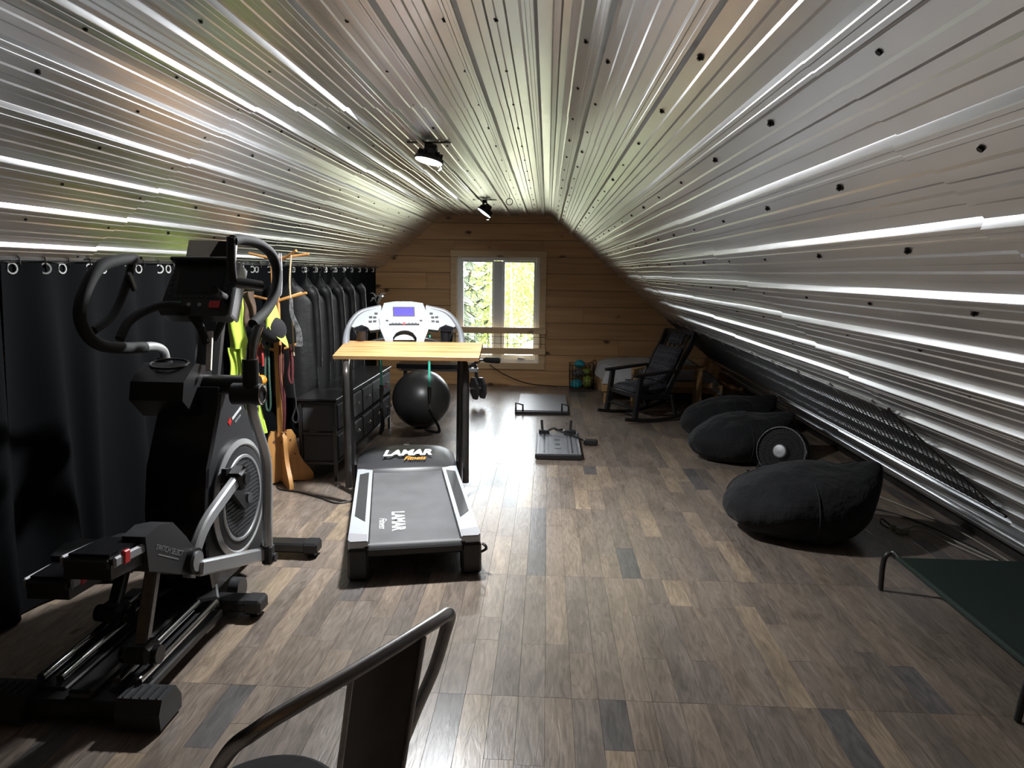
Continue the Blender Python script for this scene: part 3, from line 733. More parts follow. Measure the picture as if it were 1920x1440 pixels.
part(MB().tube(cr([(-1.94, 4.86, 1.34), (-1.93, 4.90, 1.37), (-1.94, 4.92, 1.34)], 4), .004, 6), 'hang_loop', 'black_fabric', hp, True)
single(strip([(-1.80, 4.87, 1.39), (-1.795, 4.86, 1.28), (-1.755, 4.86, 1.17), (-1.75, 4.86, 1.06), (-1.775, 4.86, 1.05)], [.02, .055]), 'camo_bandana', 'camo', 'grey camouflage strap hanging on the right of the coat rack', 'strap', (-1.78, 4.86, 1.05), ang=1.2)
for nm, mt, lb, pts, rr in (
    ('tan_lanyard', 'tan_strap', 'long tan lanyard looped from the top right peg', [(-1.80, 4.9, 1.69), (-1.815, 4.89, 1.5), (-1.805, 4.88, 1.30), (-1.80, 4.88, 1.12), (-1.80, 4.88, .98)], .006),
    ('grey_lanyard', 'grey_print', 'thin grey lanyard looped from the top of the coat rack', [(-1.885, 4.9, 1.70), (-1.90, 4.88, 1.55), (-1.90, 4.88, 1.42), (-1.875, 4.88, 1.42), (-1.865, 4.88, 1.55), (-1.872, 4.9, 1.70)], .005),
    ('red_leash', 'red_cord', 'bright red leash bundled on the lower left peg', [(-2.06, 4.92, 1.07), (-2.075, 4.90, .98), (-2.055, 4.89, .93), (-2.04, 4.90, 1.0), (-2.05, 4.91, 1.06), (-2.03, 4.88, .98), (-2.03, 4.88, .90)], .010),
    ('maroon_leash', 'maroon_cord', 'long dark maroon braided leash beside the rack post', [(-1.915, 4.92, 1.05), (-1.92, 4.91, .85), (-1.90, 4.90, .6), (-1.905, 4.90, .42), (-1.89, 4.90, .60), (-1.895, 4.91, .85), (-1.895, 4.92, 1.05)], .009),
    ('speckled_leash', 'maroon_cord', 'speckled maroon leash with a clip on the lower right peg', [(-1.84, 4.9, 1.06), (-1.83, 4.89, .95), (-1.845, 4.88, .84), (-1.825, 4.88, .78), (-1.815, 4.88, .90), (-1.82, 4.89, 1.06)], .011),
    ('black_leash', 'black_fabric', 'black cord leash ending in a big loop right of the rack', [(-1.83, 4.9, 1.05), (-1.81, 4.88, .75), (-1.80, 4.88, .62), (-1.83, 4.88, .52), (-1.80, 4.88, .49), (-1.785, 4.88, .54), (-1.80, 4.88, .62)], .006),
    ('green_rope', 'green_rope', 'dark green braided rope loop left of the rack post', [(-2.02, 4.92, 1.05), (-2.025, 4.9, .85), (-2.03, 4.9, .62), (-2.012, 4.9, .57), (-1.995, 4.9, .62), (-1.995, 4.9, .85), (-2.0, 4.92, 1.05)], .008)):
    single(MB().tube(cr(pts, 6), rr, 7), nm, mt, lb, 'leash' if 'rope' not in nm and 'lanyard' not in nm else ('rope' if 'rope' in nm else 'lanyard'), (pts[-1][0], pts[-1][1], min(p[2] for p in pts)))
single(MB().ball((-2.045, 4.88, .80), .038, 16, 10), 'toy_ball', 'amber_ball', 'amber textured toy ball hanging at the rack', 'ball', (-2.045, 4.88, .765))
single(MB().grid(lambda u, v: (-2.105 + (u - .5) * (.07 + .04 * (1 - v)), 4.885 + .012 * math.sin(6 * u), .69 + .17 * v), 8, 8, thick=(0, .02, 0)), 'yellow_bag', 'yellow_cloth', 'small yellow cloth bag behind the amber ball', 'bag', (-2.105, 4.885, .69), ang=1.2)
single(MB().torus((-2.085, 4.82, .60), .045, .007, (0.4, 1, 0), sx=.8, sy=1.3), 'carabiner', 'chrome', 'steel oval carabiner hanging below the yellow bag', 'carabiner', (-2.085, 4.82, .54))
# ornament on the far left
og = thing('silver_ornament', 'silver twisted foil ornament against the curtain end', 'ornament', (-1.93, 8.0, 1.10))
part(MB().tube(cr([(-1.93, 8, .9), (-1.94, 8, 1.1), (-1.955, 8, 1.22)], 4), .018, 8), 'stem', 'chrome', og, True)
rr_ = random.Random(3)
for k in range(9):
    a = rr_.uniform(0, 6.28); p = Vector((-1.955, 8, 1.2)); q = p + Vector((math.cos(a) * .1, math.sin(a) * .05, rr_.uniform(.02, .14)))
    part(MB().tube(cr([p, (p + q) / 2 + Vector((0, 0, .05)), q], 3), [.016, .02, .022, .02, .014, .008, .004], 6), 'petal', 'chrome', og, True)
st = single(MB().lathe([(.13, 0), (.13, .02), (.02, .04), (.02, .88), (.10, .9), (.10, .91)], 16, Matrix.Translation((-1.93, 8.0, 0))), 'plant_stand', 'black_metal', 'slim black stand under the silver ornament', 'stand', (-1.93, 8, 0))
# cord on the floor
single(MB().tube(cr([(-2.05, 5.2, .006), (-1.95, 4.85, .006), (-1.757, 4.76, .006), (-1.568, 4.65, .006), (-1.42, 4.55, .006), (-1.30, 4.62, .008)], 8), .006, 6), 'power_cable', 'black_plastic', 'black power cable on the floor running to the treadmill', 'cable', (-1.6, 4.7, 0))
# ------------------------------------------------------------------ treadmill (local: x right, y towards the console, z up)
tm = thing('treadmill', 'silver and black treadmill with a white console and blue screen', 'treadmill', (-0.66, 3.43, 0), 0.227)
HW = .345
part(MB().box((0, .70, .155), (.50, 1.42, .05), bev=.01), 'deck', 'black_plastic', tm)
part(MB().grid(lambda u, v: (-.235 + .47 * u, *(lambda q: (q[0], q[1]))((lambda a: ((.035 + .03 * (1 - math.sin(a)) - .035 if False else .03 - .03 * math.sin(a), .165 + .03 * math.cos(a))))(math.pi * (1 - v / .12) if v < .12 else 0) if v < .12 else (.03 + 1.32 * (v - .12) / .88, .195))), 4, 60), 'belt', 'rubber_belt', tm)
for s in (-1, 1):
    rail = part(MB().prism([(s * .242, .01), (s * .335, .012), (s * .345, .03), (s * .345, 1.36), (s * .242, 1.36)], .055, Matrix.Translation((0, 0, .185))), 'side_rail', 'silver_plastic', tm, ang=.3)
    part(MB().prism([(s * .265, .30), (s * .325, .40), (s * .325, 1.22), (s * .265, 1.26)], .003, Matrix.Translation((0, 0, .214))), 'grip_strip', 'charcoal_plastic', rail, smooth=False)
    part(MB().prism([(s * .248, .005), (s * .33, .005), (s * .345, .03), (s * .345, .13), (s * .248, .10)], .008, Matrix.Translation((0, 0, .213))), 'end_pad', 'grey_print', rail, smooth=False)
    part(MB().box((s * .295, .05, .09), (.105, .11, .17), bev=.012), 'rear_foot', 'black_plastic', tm)
    part(MB().box((s * .315, .75, .135), (.06, 1.2, .07), bev=.01), 'frame_beam', 'black_metal', tm)
part(MB().cyl((-.26, .03, .165), (.26, .03, .165), .028, n=18), 'rear_roller', 'black_plastic', tm)
part(MB().tube(cr([(.355, .06, .10), (.375, .04, .12), (.375, .03, .14), (.36, .05, .15)], 4), .008, 6), 'roller_bolt', 'black_metal', tm)
# motor hood
def hood(u, v):
    a = -1 + 2 * u; y = 1.30 + .46 * v
    prof_ = .09 * math.sin(math.pi * min(1, v * 1.25 + .06) * .5) ** .8 * (1 if v < .8 else 1 - ((v - .8) / .2) ** 2 * .45)
    edge = (1 - abs(a) ** 6)
    bow = .035 * (1 - a * a)
    return (a * .352, y - bow * (1 - v) + .02 * (1 - v) - .0 * v, .185 + prof_ * (.45 + .55 * edge) * (1.0 + .25 * (1 - a * a)) if 0 < v < 1 else .15)
part(MB().grid(hood, 28, 20).box((0, 1.52, .12), (.68, .44, .10), bev=.02), 'motor_hood', 'charcoal_plastic', tm, ang=1.0)
MH = Matrix.Translation((0.0, 1.432, .289)) @ Euler((.42, 0, 0)).to_matrix().to_4x4()
hl = tm.children[-1]
part(text_mb('LAMAR', .085, MH @ Matrix.Translation((0, .012, .004)), shear=.28, sx=1.25, bold=.004), 'lettering', 'white_print', hl, smooth=False)
part(text_mb('Fitness', .055, MH @ Matrix.Translation((.05, -.048, .003)), shear=.45, sx=1.0, bold=.001), 'lettering', 'orange_print', hl, smooth=False)
part(MB(TR((0, 1.58, .322), (.05, 0, 0))).prism([(-.022, .02), (.022, .02), (.018, -.012), (0, -.026), (-.018, -.012)], .004), 'shield_badge', 'silver_paint', hl, smooth=False)
bt = [c for c in tm.children if c.name.startswith('belt')][0]
MBt = Matrix.Translation((-.085, .34, .1962)) @ Matrix.Rotation(-math.pi / 2, 4, 'Z')
part(text_mb('LAMAR', .10, MBt, sx=.95, depth=.0004, bold=.003), 'lettering', 'white_print', bt, smooth=False)
part(text_mb('Fitness', .06, MBt @ Matrix.Translation((.03, -.085, 0)), shear=.4, depth=.0004), 'lettering', 'white_print', bt, smooth=False)
# uprights and handrails
for s in (-1, 1):
    part(MB().bar((s * .375, 1.46, .05), (s * .405, 1.62, 1.02), .045, .05, up=(0, 1, 0), bev=.012), 'upright', 'gunmetal', tm)
    part(MB().tube(cr([(s * .405, 1.80, 1.03), (s * .405, 1.55, .985), (s * .405, 1.40, .965), (s * .405, 1.30, .925), (s * .405, 1.27, .84), (s * .405, 1.275, .5), (s * .405, 1.28, .11)], 6), .0235, 14), 'handrail', 'dark_steel', tm)
    part(MB().tube(cr([(s * .41, 1.60, .96), (s * .422, 1.69, 1.08), (s * .40, 1.785, 1.185), (s * .32, 1.865, 1.275), (s * .17, 1.905, 1.315)], 8), [.034 - .014 * min(1, i / 14) for i in range(33)], 14), 'console_arm', 'console_silver', tm, ang=1.0)
    part(MB().tube(cr([(s * .40, 1.68, 1.03), (s * .30, 1.70, 1.05), (s * .16, 1.69, 1.09), (s * .10, 1.69, 1.09)], 6), .018, 12), 'grip_bar', 'gunmetal', tm)
    cup = part(MB().lathe([(.043, -.10), (.050, 0), (.056, .004), (.050, .004), (.045, -.01), (.036, -.09)], 22, TR((s * .312, 1.70, 1.165), (.30, 0, 0))), 'cup_holder', 'black_gloss', tm)
CM = TR((0, 1.80, 1.225), (math.radians(52), 0, 0))        # console face: local x right, y up the face, z out to the user
con = part(MB(CM).prism([(-.165, -.13), (.165, -.13), (.185, .02), (.145, .155), (.06, .17), (-.06, .17), (-.145, .155), (-.185, .02)], .05, None, -.05), 'console', 'white_panel', tm, ang=.4)
for s in (-1, 1):
    part(MB(CM).prism([(s * .175, -.075), (s * .25, -.085), (s * .262, -.06), (s * .31, -.035), (s * .365, -.06), (s * .392, -.045), (s * .385, .0), (s * .35, .055), (s * .27, .105), (s * .165, .125)], .035, None, -.045), 'side_panel', 'white_panel', tm, ang=.4)
    for (x, y) in ((.205, .065), (.215, .03), (.245, .032), (.215, -.005), (.248, -.008)):
        part(MB(CM).box((s * x, y, -.008), (.024, .018, .006), bev=.003), 'button', 'charcoal_plastic', con)
    part(MB(CM).box((s * .125, -.005, .001), (.020, .015, .006), bev=.003), 'button', 'charcoal_plastic', con)
part(MB(CM).box((0, .075, .0005), (.15, .075, .003)), 'screen', 'blue_screen', con, smooth=False)
part(MB(CM).box((0, .075, -.0002), (.162, .087, .003)), 'bezel', 'charcoal_plastic', con, smooth=False)
for k in range(8):
    x = -.084 + k * .024
    if abs(x) > .02: part(MB(CM).box((x, -.032, .001), (.017, .015, .006), bev=.003), 'button', 'charcoal_plastic', con)
part(MB(CM).cyl((0, -.032, 0), (0, -.032, .005), .011), 'button', 'red', con, label='round red stop button')
part(MB(CM).box((0, -.062, .0005), (.31, .010, .004)), 'tray_slot', 'black_plastic', con, smooth=False)
# lower centre shell with the arched opening
part(MB().prism([(-.185, .02), (.185, .02), (.125, -.14), (.10, -.15), (.085, -.15), (.085, -.07), (.06, -.035), (.03, -.02), (0, -.016), (-.03, -.02), (-.06, -.035), (-.085, -.07), (-.085, -.15), (-.10, -.15), (-.125, -.14)], .05, TR((0, 1.715, 1.165), (math.radians(70), 0, 0))), 'centre_shell', 'console_silver', tm, ang=.4)
part(MB().prism([(-.08, -.09), (.08, -.09), (.08, -.07), (.055, -.04), (0, -.025), (-.055, -.04), (-.08, -.07)], .03, TR((0, 1.745, 1.165), (math.radians(70), 0, 0))), 'speaker_panel', 'console_silver', tm, ang=.4)
part(MB().cyl((-.13, 1.69, 1.045), (.13, 1.69, 1.045), .022, n=16), 'pulse_bar', 'silver_paint', tm)
part(MB().box((0, 1.79, 1.13), (.26, .06, .14), bev=.02), 'console_back', 'black_plastic', tm)

# board laid on the handrails
ds = single(MB().box((0, 0, 0), (1.0, .36, .028), bev=.002), 'desk_board', 'desk_wood', 'light brown wooden board lying across the treadmill handrails', 'board', (-.955, 4.845, 1.035), world=False)
ds.rotation_euler = (math.radians(10.5), 0, .022)
# resistance bands hung on the console bar
def band(x, y, label, zt, zb, strap):
    t = thing('resistance_band', label, 'resistance band', (x, y, zb), 0, 'green tube bands hanging at the treadmill')
    part(MB().tube(cr([(x - .008, y + .03, zt), (x, y - .01, zt + .03), (x + .002, y - .035, zt - .02), (x, y - .03, (zt + zb) / 2), (x, y - .03, zb)], 6), .009, 10), 'tube', 'band_green', t, True)
    part(MB().tube([(x, y - .03, zb + .005), (x, y - .03, zb - .05), (x - .002, y - .03, zb - .13)], [.017, .016, .010], 12), 'sleeve', 'black_plastic', t, True)
    part(MB().torus((x - .002, y - .03, zb - .155), .022, .004, (0, 1, 0), sx=.6, sy=1.2), 'ring', 'gunmetal', t, True)
    part(MB().tube(cr(strap, 5), .011, 8), 'strap', 'black_fabric', t, True)
    return t
band(-1.235, 5.17, 'left green tube resistance band, in front of the dresser drawers', 1.09, .73, [(-1.24, 5.14, .56), (-1.235, 5.14, .45), (-1.25, 5.13, .36), (-1.225, 5.14, .42), (-1.236, 5.14, .56)])
band(-.885, 5.26, 'right green tube resistance band, in front of the exercise ball', 1.09, .71, [(-.888, 5.23, .54), (-.87, 5.24, .49), (-.822, 5.24, .41), (-.818, 5.24, .36), (-.88, 5.22, .37), (-.92, 5.22, .385)])

# ------------------------------------------------------------------ ball and bench behind the treadmill
eb = thing('exercise_ball', 'large black inflatable exercise ball on the floor behind the treadmill', 'exercise ball', (-1.262, 6.97, 0))
part(MB().lathe([(.296 * math.sin(math.pi * k / 40) + .0005, .296 - .296 * math.cos(math.pi * k / 40) + (.0012 if k % 2 else 0) * (12 < k < 28)) for k in range(41)], 48), 'skin', 'ball_vinyl', eb)
part(MB().cyl((0, -.297, .296), (0, -.291, .296), .012), 'valve_plug', 'black_plastic', eb)
wb = thing('weight_bench', 'black weight bench with a foam roller and leg lift arm near the window', 'weight bench', (-1.25, 8.4, 0))
part(MB().box((-1.30, 8.42, .395), (.95, .05, .05), bev=.006), 'main_rail', 'silver_paint', wb, True)
part(MB().prism([(-1.80, 8.27), (-1.18, 8.27), (-1.02, 8.30), (-.98, 8.40), (-1.02, 8.52), (-1.18, 8.56), (-1.80, 8.56)], .055, Matrix.Translation((0, 0, .445))), 'seat_pad', 'black_gloss', wb, True, ang=.5)
for x in (-1.72, -1.0):
    part(MB().box((x, 8.42, .20), (.045, .045, .37), bev=.004), 'leg', 'black_metal', wb, True)
    part(MB().box((x, 8.42, .022), (.05, .42, .044), bev=.006), 'foot', 'black_metal', wb, True)
part(MB().bar((-.98, 8.42, .40), (-.80, 8.42, .52), .04, .04, bev=.004).bar((-.86, 8.42, .46), (-.83, 8.42, .17), .04, .04, bev=.004), 'leg_arm', 'black_metal', wb, True)
part(MB().tube([(-.80, 8.40, .52), (-.72, 8.38, .525)], .012, 10), 'roller_rod', 'chrome', wb, True)
part(MB().tube([(-.76, 8.39, .525), (-.73, 8.385, .526), (-.57, 8.35, .525), (-.555, 8.347, .525)], [.018, .033, .036, .028], 16), 'foam_roller', 'foam', wb, True)
for k, (o, rr) in enumerate(((0, .142), (.045, .135))):
    part(MB().lathe([(.03, 0), (rr * .55, .008), (rr * .9, .002), (rr, .008), (rr, .034), (rr * .9, .04), (.03, .036)], 8, aim((-.865 + o * 1.9, 8.18 + o * .9, .205), (.9, .43, .05)) @ Matrix.Rotation(.3, 4, 'Z')), 'weight_plate', 'charcoal_plastic', wb, True, ang=.3)
part(MB().cyl((-.93, 8.15, .203), (-.72, 8.25, .208), .014), 'plate_rod', 'chrome', wb, True)
single(MB().ball((-1.235, 5.25, .705), (.010, .008, .010), 12, 8), 'pink_tag', 'pink', 'tiny pink tag beside the left resistance band', 'tag', (-1.215, 5.2, .69))
bpy.data.objects['pink_tag'].location = (-1.197, 5.155, .70)
# cord along the far wall
single(MB().tube(cr([(-.78, 9.62, .30), (-.6, 9.63, .18), (-.3, 9.64, .06), (.0, 9.645, .02), (.33, 9.64, .012)], 8), .006, 6), 'wall_cable', 'black_plastic', 'thin black cable drooping along the pine wall below the window', 'cable', (-.3, 9.63, .012))
# ------------------------------------------------------------------ elliptical trainer (room coordinates)
el = thing('elliptical_trainer', 'black and silver elliptical trainer on four chrome rails', 'elliptical trainer', (-1.62, 2.9, 0))
XM = -1.62
def ep(mb, name, mt, parent=None, **k): return part(mb, name, mt, parent or el, True, **k)
# base
ep(MB().box((-1.625, 2.20, .055), (.53, .085, .07), bev=.012), 'rear_stabilizer', 'black_plastic')
for s, xe in ((1, -1.385), (-1, -1.885)):
    cap = ep(MB().prism([(-.07, .0), (.07, .0), (.075, .05), (.04, .105), (-.05, .105), (-.075, .06)], .16, TX(xe) @ Matrix.Translation((2.20, .012, 0))), 'stabilizer_cap', 'charcoal_plastic', ang=.4)
    for k in range(5): ep(MB().box((xe - .06 + k * .03, 2.185, .119), (.006, .07, .008)), 'ridge', 'black_plastic', cap)
    ep(MB().cyl((xe + s * .03, 2.20, 0), (xe + s * .03, 2.20, .02), .03), 'levelling_foot', 'black_plastic')
ep(MB().box((XM, 2.95, .085), (.09, 1.55, .07), bev=.01), 'main_beam', 'black_metal')
for x in (-1.515, -1.44, -1.73, -1.80):
    ep(MB().cyl((x, 2.235, .128), (x, 2.83, .134), .0155, n=16), 'rail', 'chrome')
for x in (-1.478, -1.765): ep(MB().box((x, 2.53, .082), (.13, .62, .035), bev=.006), 'rail_bed', 'black_plastic')
ep(MB().bar((-1.478, 2.83, .12), (-1.56, 2.98, .14), .10, .06, bev=.01).bar((-1.765, 2.83, .12), (-1.68, 2.98, .14), .10, .06, bev=.01), 'rail_bracket', 'black_metal')
for y, x1, nm in ((2.985, -1.30, 'mid_stabilizer'), (3.675, -1.265, 'front_stabilizer')):
    ep(MB().box((XM, y, .058), (2 * (x1 - XM), .10, .055), bev=.01), nm, 'black_metal')
    for s in (-1, 1):
        xe = XM + s * (x1 - XM - .03)
        ep(MB().box((xe, y, .055), (.085, .108, .068), bev=.012), 'end_cap', 'black_plastic')
        ep(MB().cyl((xe, y, 0), (xe, y, .022), .026), 'levelling_foot', 'black_plastic')
ep(MB().cyl((-1.50, 3.12, .06), (-1.45, 3.12, .06), .055, n=20), 'transport_wheel', 'charcoal_plastic')
# drive housing
hs = [(2.93, .13), (2.885, .32), (2.895, .52), (2.93, .70), (3.0, .82), (3.06, .93), (3.09, 1.06), (3.30, 1.06), (3.34, .92), (3.43, .80), (3.52, .66), (3.565, .47), (3.53, .27), (3.44, .13)]
sh = ep(MB().prism(hs, .25, TX(XM)), 'drive_housing', 'charcoal_plastic', ang=.4)
ep(MB().prism([(2.90, .15), (2.86, .34), (2.87, .54), (2.905, .72), (2.98, .86), (3.04, .97), (3.06, 1.06), (3.10, 1.06), (3.06, .93), (3.0, .82), (2.93, .70), (2.895, .52), (2.885, .32), (2.93, .13)], .27, TX(XM)), 'rear_cover', 'black_gloss', ang=.4)
DC = Vector((0, 3.215, .49))
for s in (1, -1):
    xs = XM + s * .125; M = aim((xs, DC.y, DC.z), (s, 0, 0))
    disc = ep(MB(M).lathe([(.285, -.01), (.285, .014), (.26, .024), (.215, .026)], 48), 'disc_cover', 'charcoal_plastic')
    ep(MB(M).lathe([(.284, .012), (.287, .020), (.262, .030), (.255, .024)], 48, closed=True), 'silver_rim', 'silver_paint', disc)
    ep(MB(M).lathe([(.212, .024), (.208, .032), (.196, .032), (.193, .022)], 48, closed=True), 'silver_ring', 'silver_paint', disc)
    ep(MB(M).lathe([(.19, .0), (.19, .018), (.01, .018)], 40), 'flywheel_face', 'black_plastic', disc)
    for k in range(17):
        z = -.165 + k * .0206; hw = math.sqrt(max(.001, .185 ** 2 - z * z))
        ep(MB().box((xs + s * .024, DC.y, DC.z + z), (.012, 2 * hw, .0085), (.0, 0, 0)), 'louver', 'charcoal_plastic', disc, smooth=False)
ep(MB().box((XM + .1262, 3.175, .875), (.002, .028, .028), (math.pi / 4, 0, 0)), 'red_mark', 'red', sh, smooth=False)
for k in range(9): ep(MB().box((XM + .1262, 3.207 + k * .0115, .884 + k * .0042), (.002, .009, .013), (.3, 0, 0)), 'white_mark', 'white_print', sh, smooth=False)
for k in range(6): ep(MB().box((XM + .1262, 3.235 + k * .011, .862 + k * .004), (.002, .007, .010), (.3, 0, 0)), 'grey_mark', 'grey_print', sh, smooth=False)
# cranks, links, pedal arms, arms: right side then left side in the opposite phase
def crank_side(s, pin, hubz):
    xc = XM + s * .17
    ep(MB().prism([(DC.y - .04, DC.z - .05), (DC.y + .035, DC.z - .04), (pin[0] + .04, pin[1] + .035), (pin[0] - .03, pin[1] + .05), (pin[0] - .05, pin[1] - .01)], .024, TX(xc)), 'crank_arm', 'black_plastic', ang=.4)
    ep(MB().cyl((xc - s * .05, DC.y, DC.z), (xc + s * .02, DC.y, DC.z), .028), 'crank_hub', 'gunmetal')
    ep(MB().box((xc + s * .05, pin[0], pin[1]), (.07, .085, .095), (.35, 0, 0), bev=.012).cyl((xc, pin[0], pin[1]), (xc + s * .095, pin[0], pin[1]), .03), 'crank_joint', 'black_plastic')
crank_side(1, (3.03, .645), 0); crank_side(-1, (3.40, .33), 0)
def arm_tube(pts, w, h, name, mt, n=6):
    return ep(MB().sweep(cr(pts, n), h, w), name, mt, ang=.5)
arm_tube([(-1.40, 3.01, .645), (-1.40, 2.86, .60), (-1.40, 2.70, .545), (-1.40, 2.60, .46), (-1.40, 2.55, .38)], .055, .035, 'link_bar', 'silver_paint', 3)
arm_tube([(-1.84, 3.38, .33), (-1.84, 3.2, .33), (-1.84, 3.0, .32), (-1.84, 2.85, .27)], .055, .035, 'link_bar', 'silver_paint', 3)
ep(MB().bar((-1.36, 3.23, .20), (-1.36, 2.55, .42), .036, .062, bev=.008), 'pedal_arm', 'silver_paint')
ep(MB().bar((-1.88, 3.60, .22), (-1.88, 2.78, .27), .036, .062, bev=.008), 'pedal_arm', 'silver_paint')
def pedal(cx, y0, z0, tilt, s, lettered):
    T = TR((cx, y0, z0), (tilt, 0, 0))           # local y forward, origin at the pedal heel end
    p = ep(MB(T).prism([(-.08, .06), (.08, .06), (.09, .28), (.07, .36), (-.07, .36), (-.09, .28)], .07, None, -.07), 'pedal', 'black_plastic', ang=.5)
    ep(MB(T).prism([(-.07, .07), (.07, .07), (.078, .27), (-.078, .27)], .012, None, .0), 'tread_pad', 'black_gloss', p, ang=.5)
    for q in (-1, 1): ep(MB(T).box((q * .089, .17, -.012), (.014, .22, .035), bev=.006), 'grey_rim', 'grey_print', p)
    ep(MB(T).box((0, .056, -.018), (.155, .014, .03), bev=.005), 'heel_lip', 'black_plastic', p)
    ep(MB(T).box((.093, .12, -.008), (.016, .034, .046), bev=.004), 'red_clip', 'red', p)
    ep(MB(T).prism([(.24, -.10), (.30, -.12), (.50, -.20), (.56, -.18), (.565, -.12), (.50, -.05), (.40, .035), (.30, .05), (.22, .03)], .085, TX(s * .06)), 'pivot_cover', 'charcoal_plastic', p, ang=.5)
    hub = ep(MB(T).cyl((s * .085, .535, -.155), (s * .125, .535, -.155), .052, n=28), 'pivot_cap', 'black_plastic', p)
    ep(MB(T).cyl((s * .12, .535, -.155), (s * .131, .535, -.155), .040, n=28), 'hub_badge', 'silver_paint', p)
    if lettered:
        M = T @ Matrix.Translation((s * .1035, .375, -.065)) @ Matrix(((0, 0, 1, 0), (1, 0, 0, 0), (0, 1, 0, 0), (0, 0, 0, 1))) @ Matrix.Rotation(-.42, 4, 'Z')
        ep(text_mb('SWITCH SELECT', .030, M, shear=.1, sx=.9, depth=.0006), 'lettering', 'grey_print', p, smooth=False)
        ep(MB(M).box((0, -.023, 0), (.15, .004, .001)), 'underline', 'grey_print', p, smooth=False)
pedal(-1.485, 2.03, .660, -.10, 1, True)
pedal(-1.80, 2.25, .465, -.03, -1, False)
for x, top, ry in ((-1.478, (2.44, .46), 2.33), (-1.765, (2.70, .33), 2.62)):
    ep(MB().bar((x, top[0], top[1]), (x, ry, .20), .05, .035, up=(0, 1, 0), bev=.006), 'roller_leg', 'gunmetal')
    ep(MB().box((x, ry, .19), (.10, .10, .07), bev=.015), 'roller_carriage', 'black_plastic')
    for s in (-1, 1): ep(MB().lathe([(.012, -.016), (.034, -.016), (.036, 0), (.034, .016), (.012, .016)], 20, aim((x + s * .055, ry, .178), (1, 0, 0))), 'roller', 'black_gloss')
# mast, pivot housing and console
ep(MB().bar((XM, 3.20, 1.0), (XM, 3.34, 1.42), .12, .07, up=(0, 1, 0), bev=.02), 'mast', 'charcoal_plastic')
ep(MB().bar((-1.545, 3.10, 1.13), (-1.575, 3.20, 1.30), .025, .012, up=(0, 1, 0)), 'warning_label', 'paper')
ep(MB().cyl((-1.90, 3.14, 1.06), (-1.33, 3.14, 1.06), .045, n=20), 'pivot_axle', 'black_plastic')
ep(MB().prism([(2.92, 1.02), (2.94, 1.10), (3.05, 1.17), (3.18, 1.14), (3.24, 1.05), (3.20, .95), (3.02, .93)], .24, TX(-1.70)), 'accessory_tray', 'black_plastic', ang=.5)
ep(MB().torus((-1.70, 3.05, 1.165), .066, .006, (0, -.3, 1), sx=1.3, sy=.8), 'tray_rim', 'black_plastic')
CT = TR((-1.60, 3.16, 1.50), (math.radians(62), 0, 0))
ec = ep(MB(CT).prism([(-.165, -.115), (-.15, -.135), (.15, -.135), (.165, -.115), (.15, .13), (-.13, .13)], .07, None, -.07), 'console', 'black_plastic', ang=.5)
ep(MB(CT).box((.005, .035, .001), (.21, .115, .004)), 'display', 'black_gloss', ec, smooth=False)
ep(MB(CT).prism([(-.12, -.066), (-.065, -.066), (-.075, -.092), (-.115, -.092)], .005, None, .0), 'start_button', 'green_button', ec, smooth=False)
ep(MB(CT).prism([(.065, -.062), (.115, -.062), (.115, -.095), (.065, -.095)], .005, None, .0), 'stop_button', 'red', ec, smooth=False)
for k in range(2): ep(MB(CT).cyl((-.03 + k * .05, -.08, 0), (-.03 + k * .05, -.08, .004), .009), 'button', 'grey_print', ec)
for s in (-1, 1):
    for k in range(6): ep(MB(CT).box((s * .13, -.03 + k * .026, .002), (.012, .012, .004), bev=.002), 'button', 'charcoal_plastic', ec)
for k in range(9): ep(MB(CT).box((-.1 + k * .025, -.042, .002), (.016, .009, .004), bev=.002), 'button', 'charcoal_plastic', ec)
ep(MB(CT).box((.0, .135, .02), (.28, .02, .05), bev=.006), 'book_rest', 'black_plastic', ec)
ep(MB(CT).box((.172, 0, -.03), (.018, .27, .09), bev=.006), 'speaker_side', 'silver_paint', ec)
ep(MB().tube(cr([(-1.765, 2.80, 1.30), (-1.76, 2.88, 1.375), (-1.72, 3.02, 1.425), (-1.65, 3.10, 1.415), (-1.60, 3.14, 1.34), (-1.585, 3.17, 1.25)], 6), .019, 12), 'pulse_grip', 'foam')
ep(MB().tube(cr([(-1.44, 2.98, 1.50), (-1.45, 3.06, 1.475), (-1.47, 3.16, 1.45), (-1.52, 3.22, 1.36), (-1.57, 3.22, 1.26)], 6), .018, 12), 'pulse_grip', 'foam')
# swing arms
ra = ep(MB().tube(cr([(-1.335, 3.17, .22), (-1.335, 3.17, .33), (-1.335, 3.20, .58), (-1.335, 3.185, .72), (-1.335, 3.10, .88), (-1.335, 3.06, .98), (-1.335, 3.07, 1.06)], 6), .024, 14), 'swing_arm', 'silver_paint')
ep(MB().box((-1.335, 3.17, .22), (.05, .06, .10), bev=.01).cyl((-1.30, 3.18, .20), (-1.375, 3.18, .20), .022), 'arm_joint', 'charcoal_plastic', ra)
ep(MB().tube([(-1.335, 3.065, 1.01), (-1.335, 3.07, 1.19)], .036, 18).cyl((-1.42, 3.07, 1.03), (-1.29, 3.07, 1.03), .05, n=22), 'arm_socket', 'black_plastic', ra)
ep(MB().torus((-1.286, 3.07, 1.03), .042, .006, (1, 0, 0)), 'socket_ring', 'chrome', ra)
up = ep(MB().tube(cr([(-1.335, 3.07, 1.15), (-1.33, 3.09, 1.25), (-1.32, 3.14, 1.335)], 5), .023, 12), 'upper_arm', 'gunmetal')
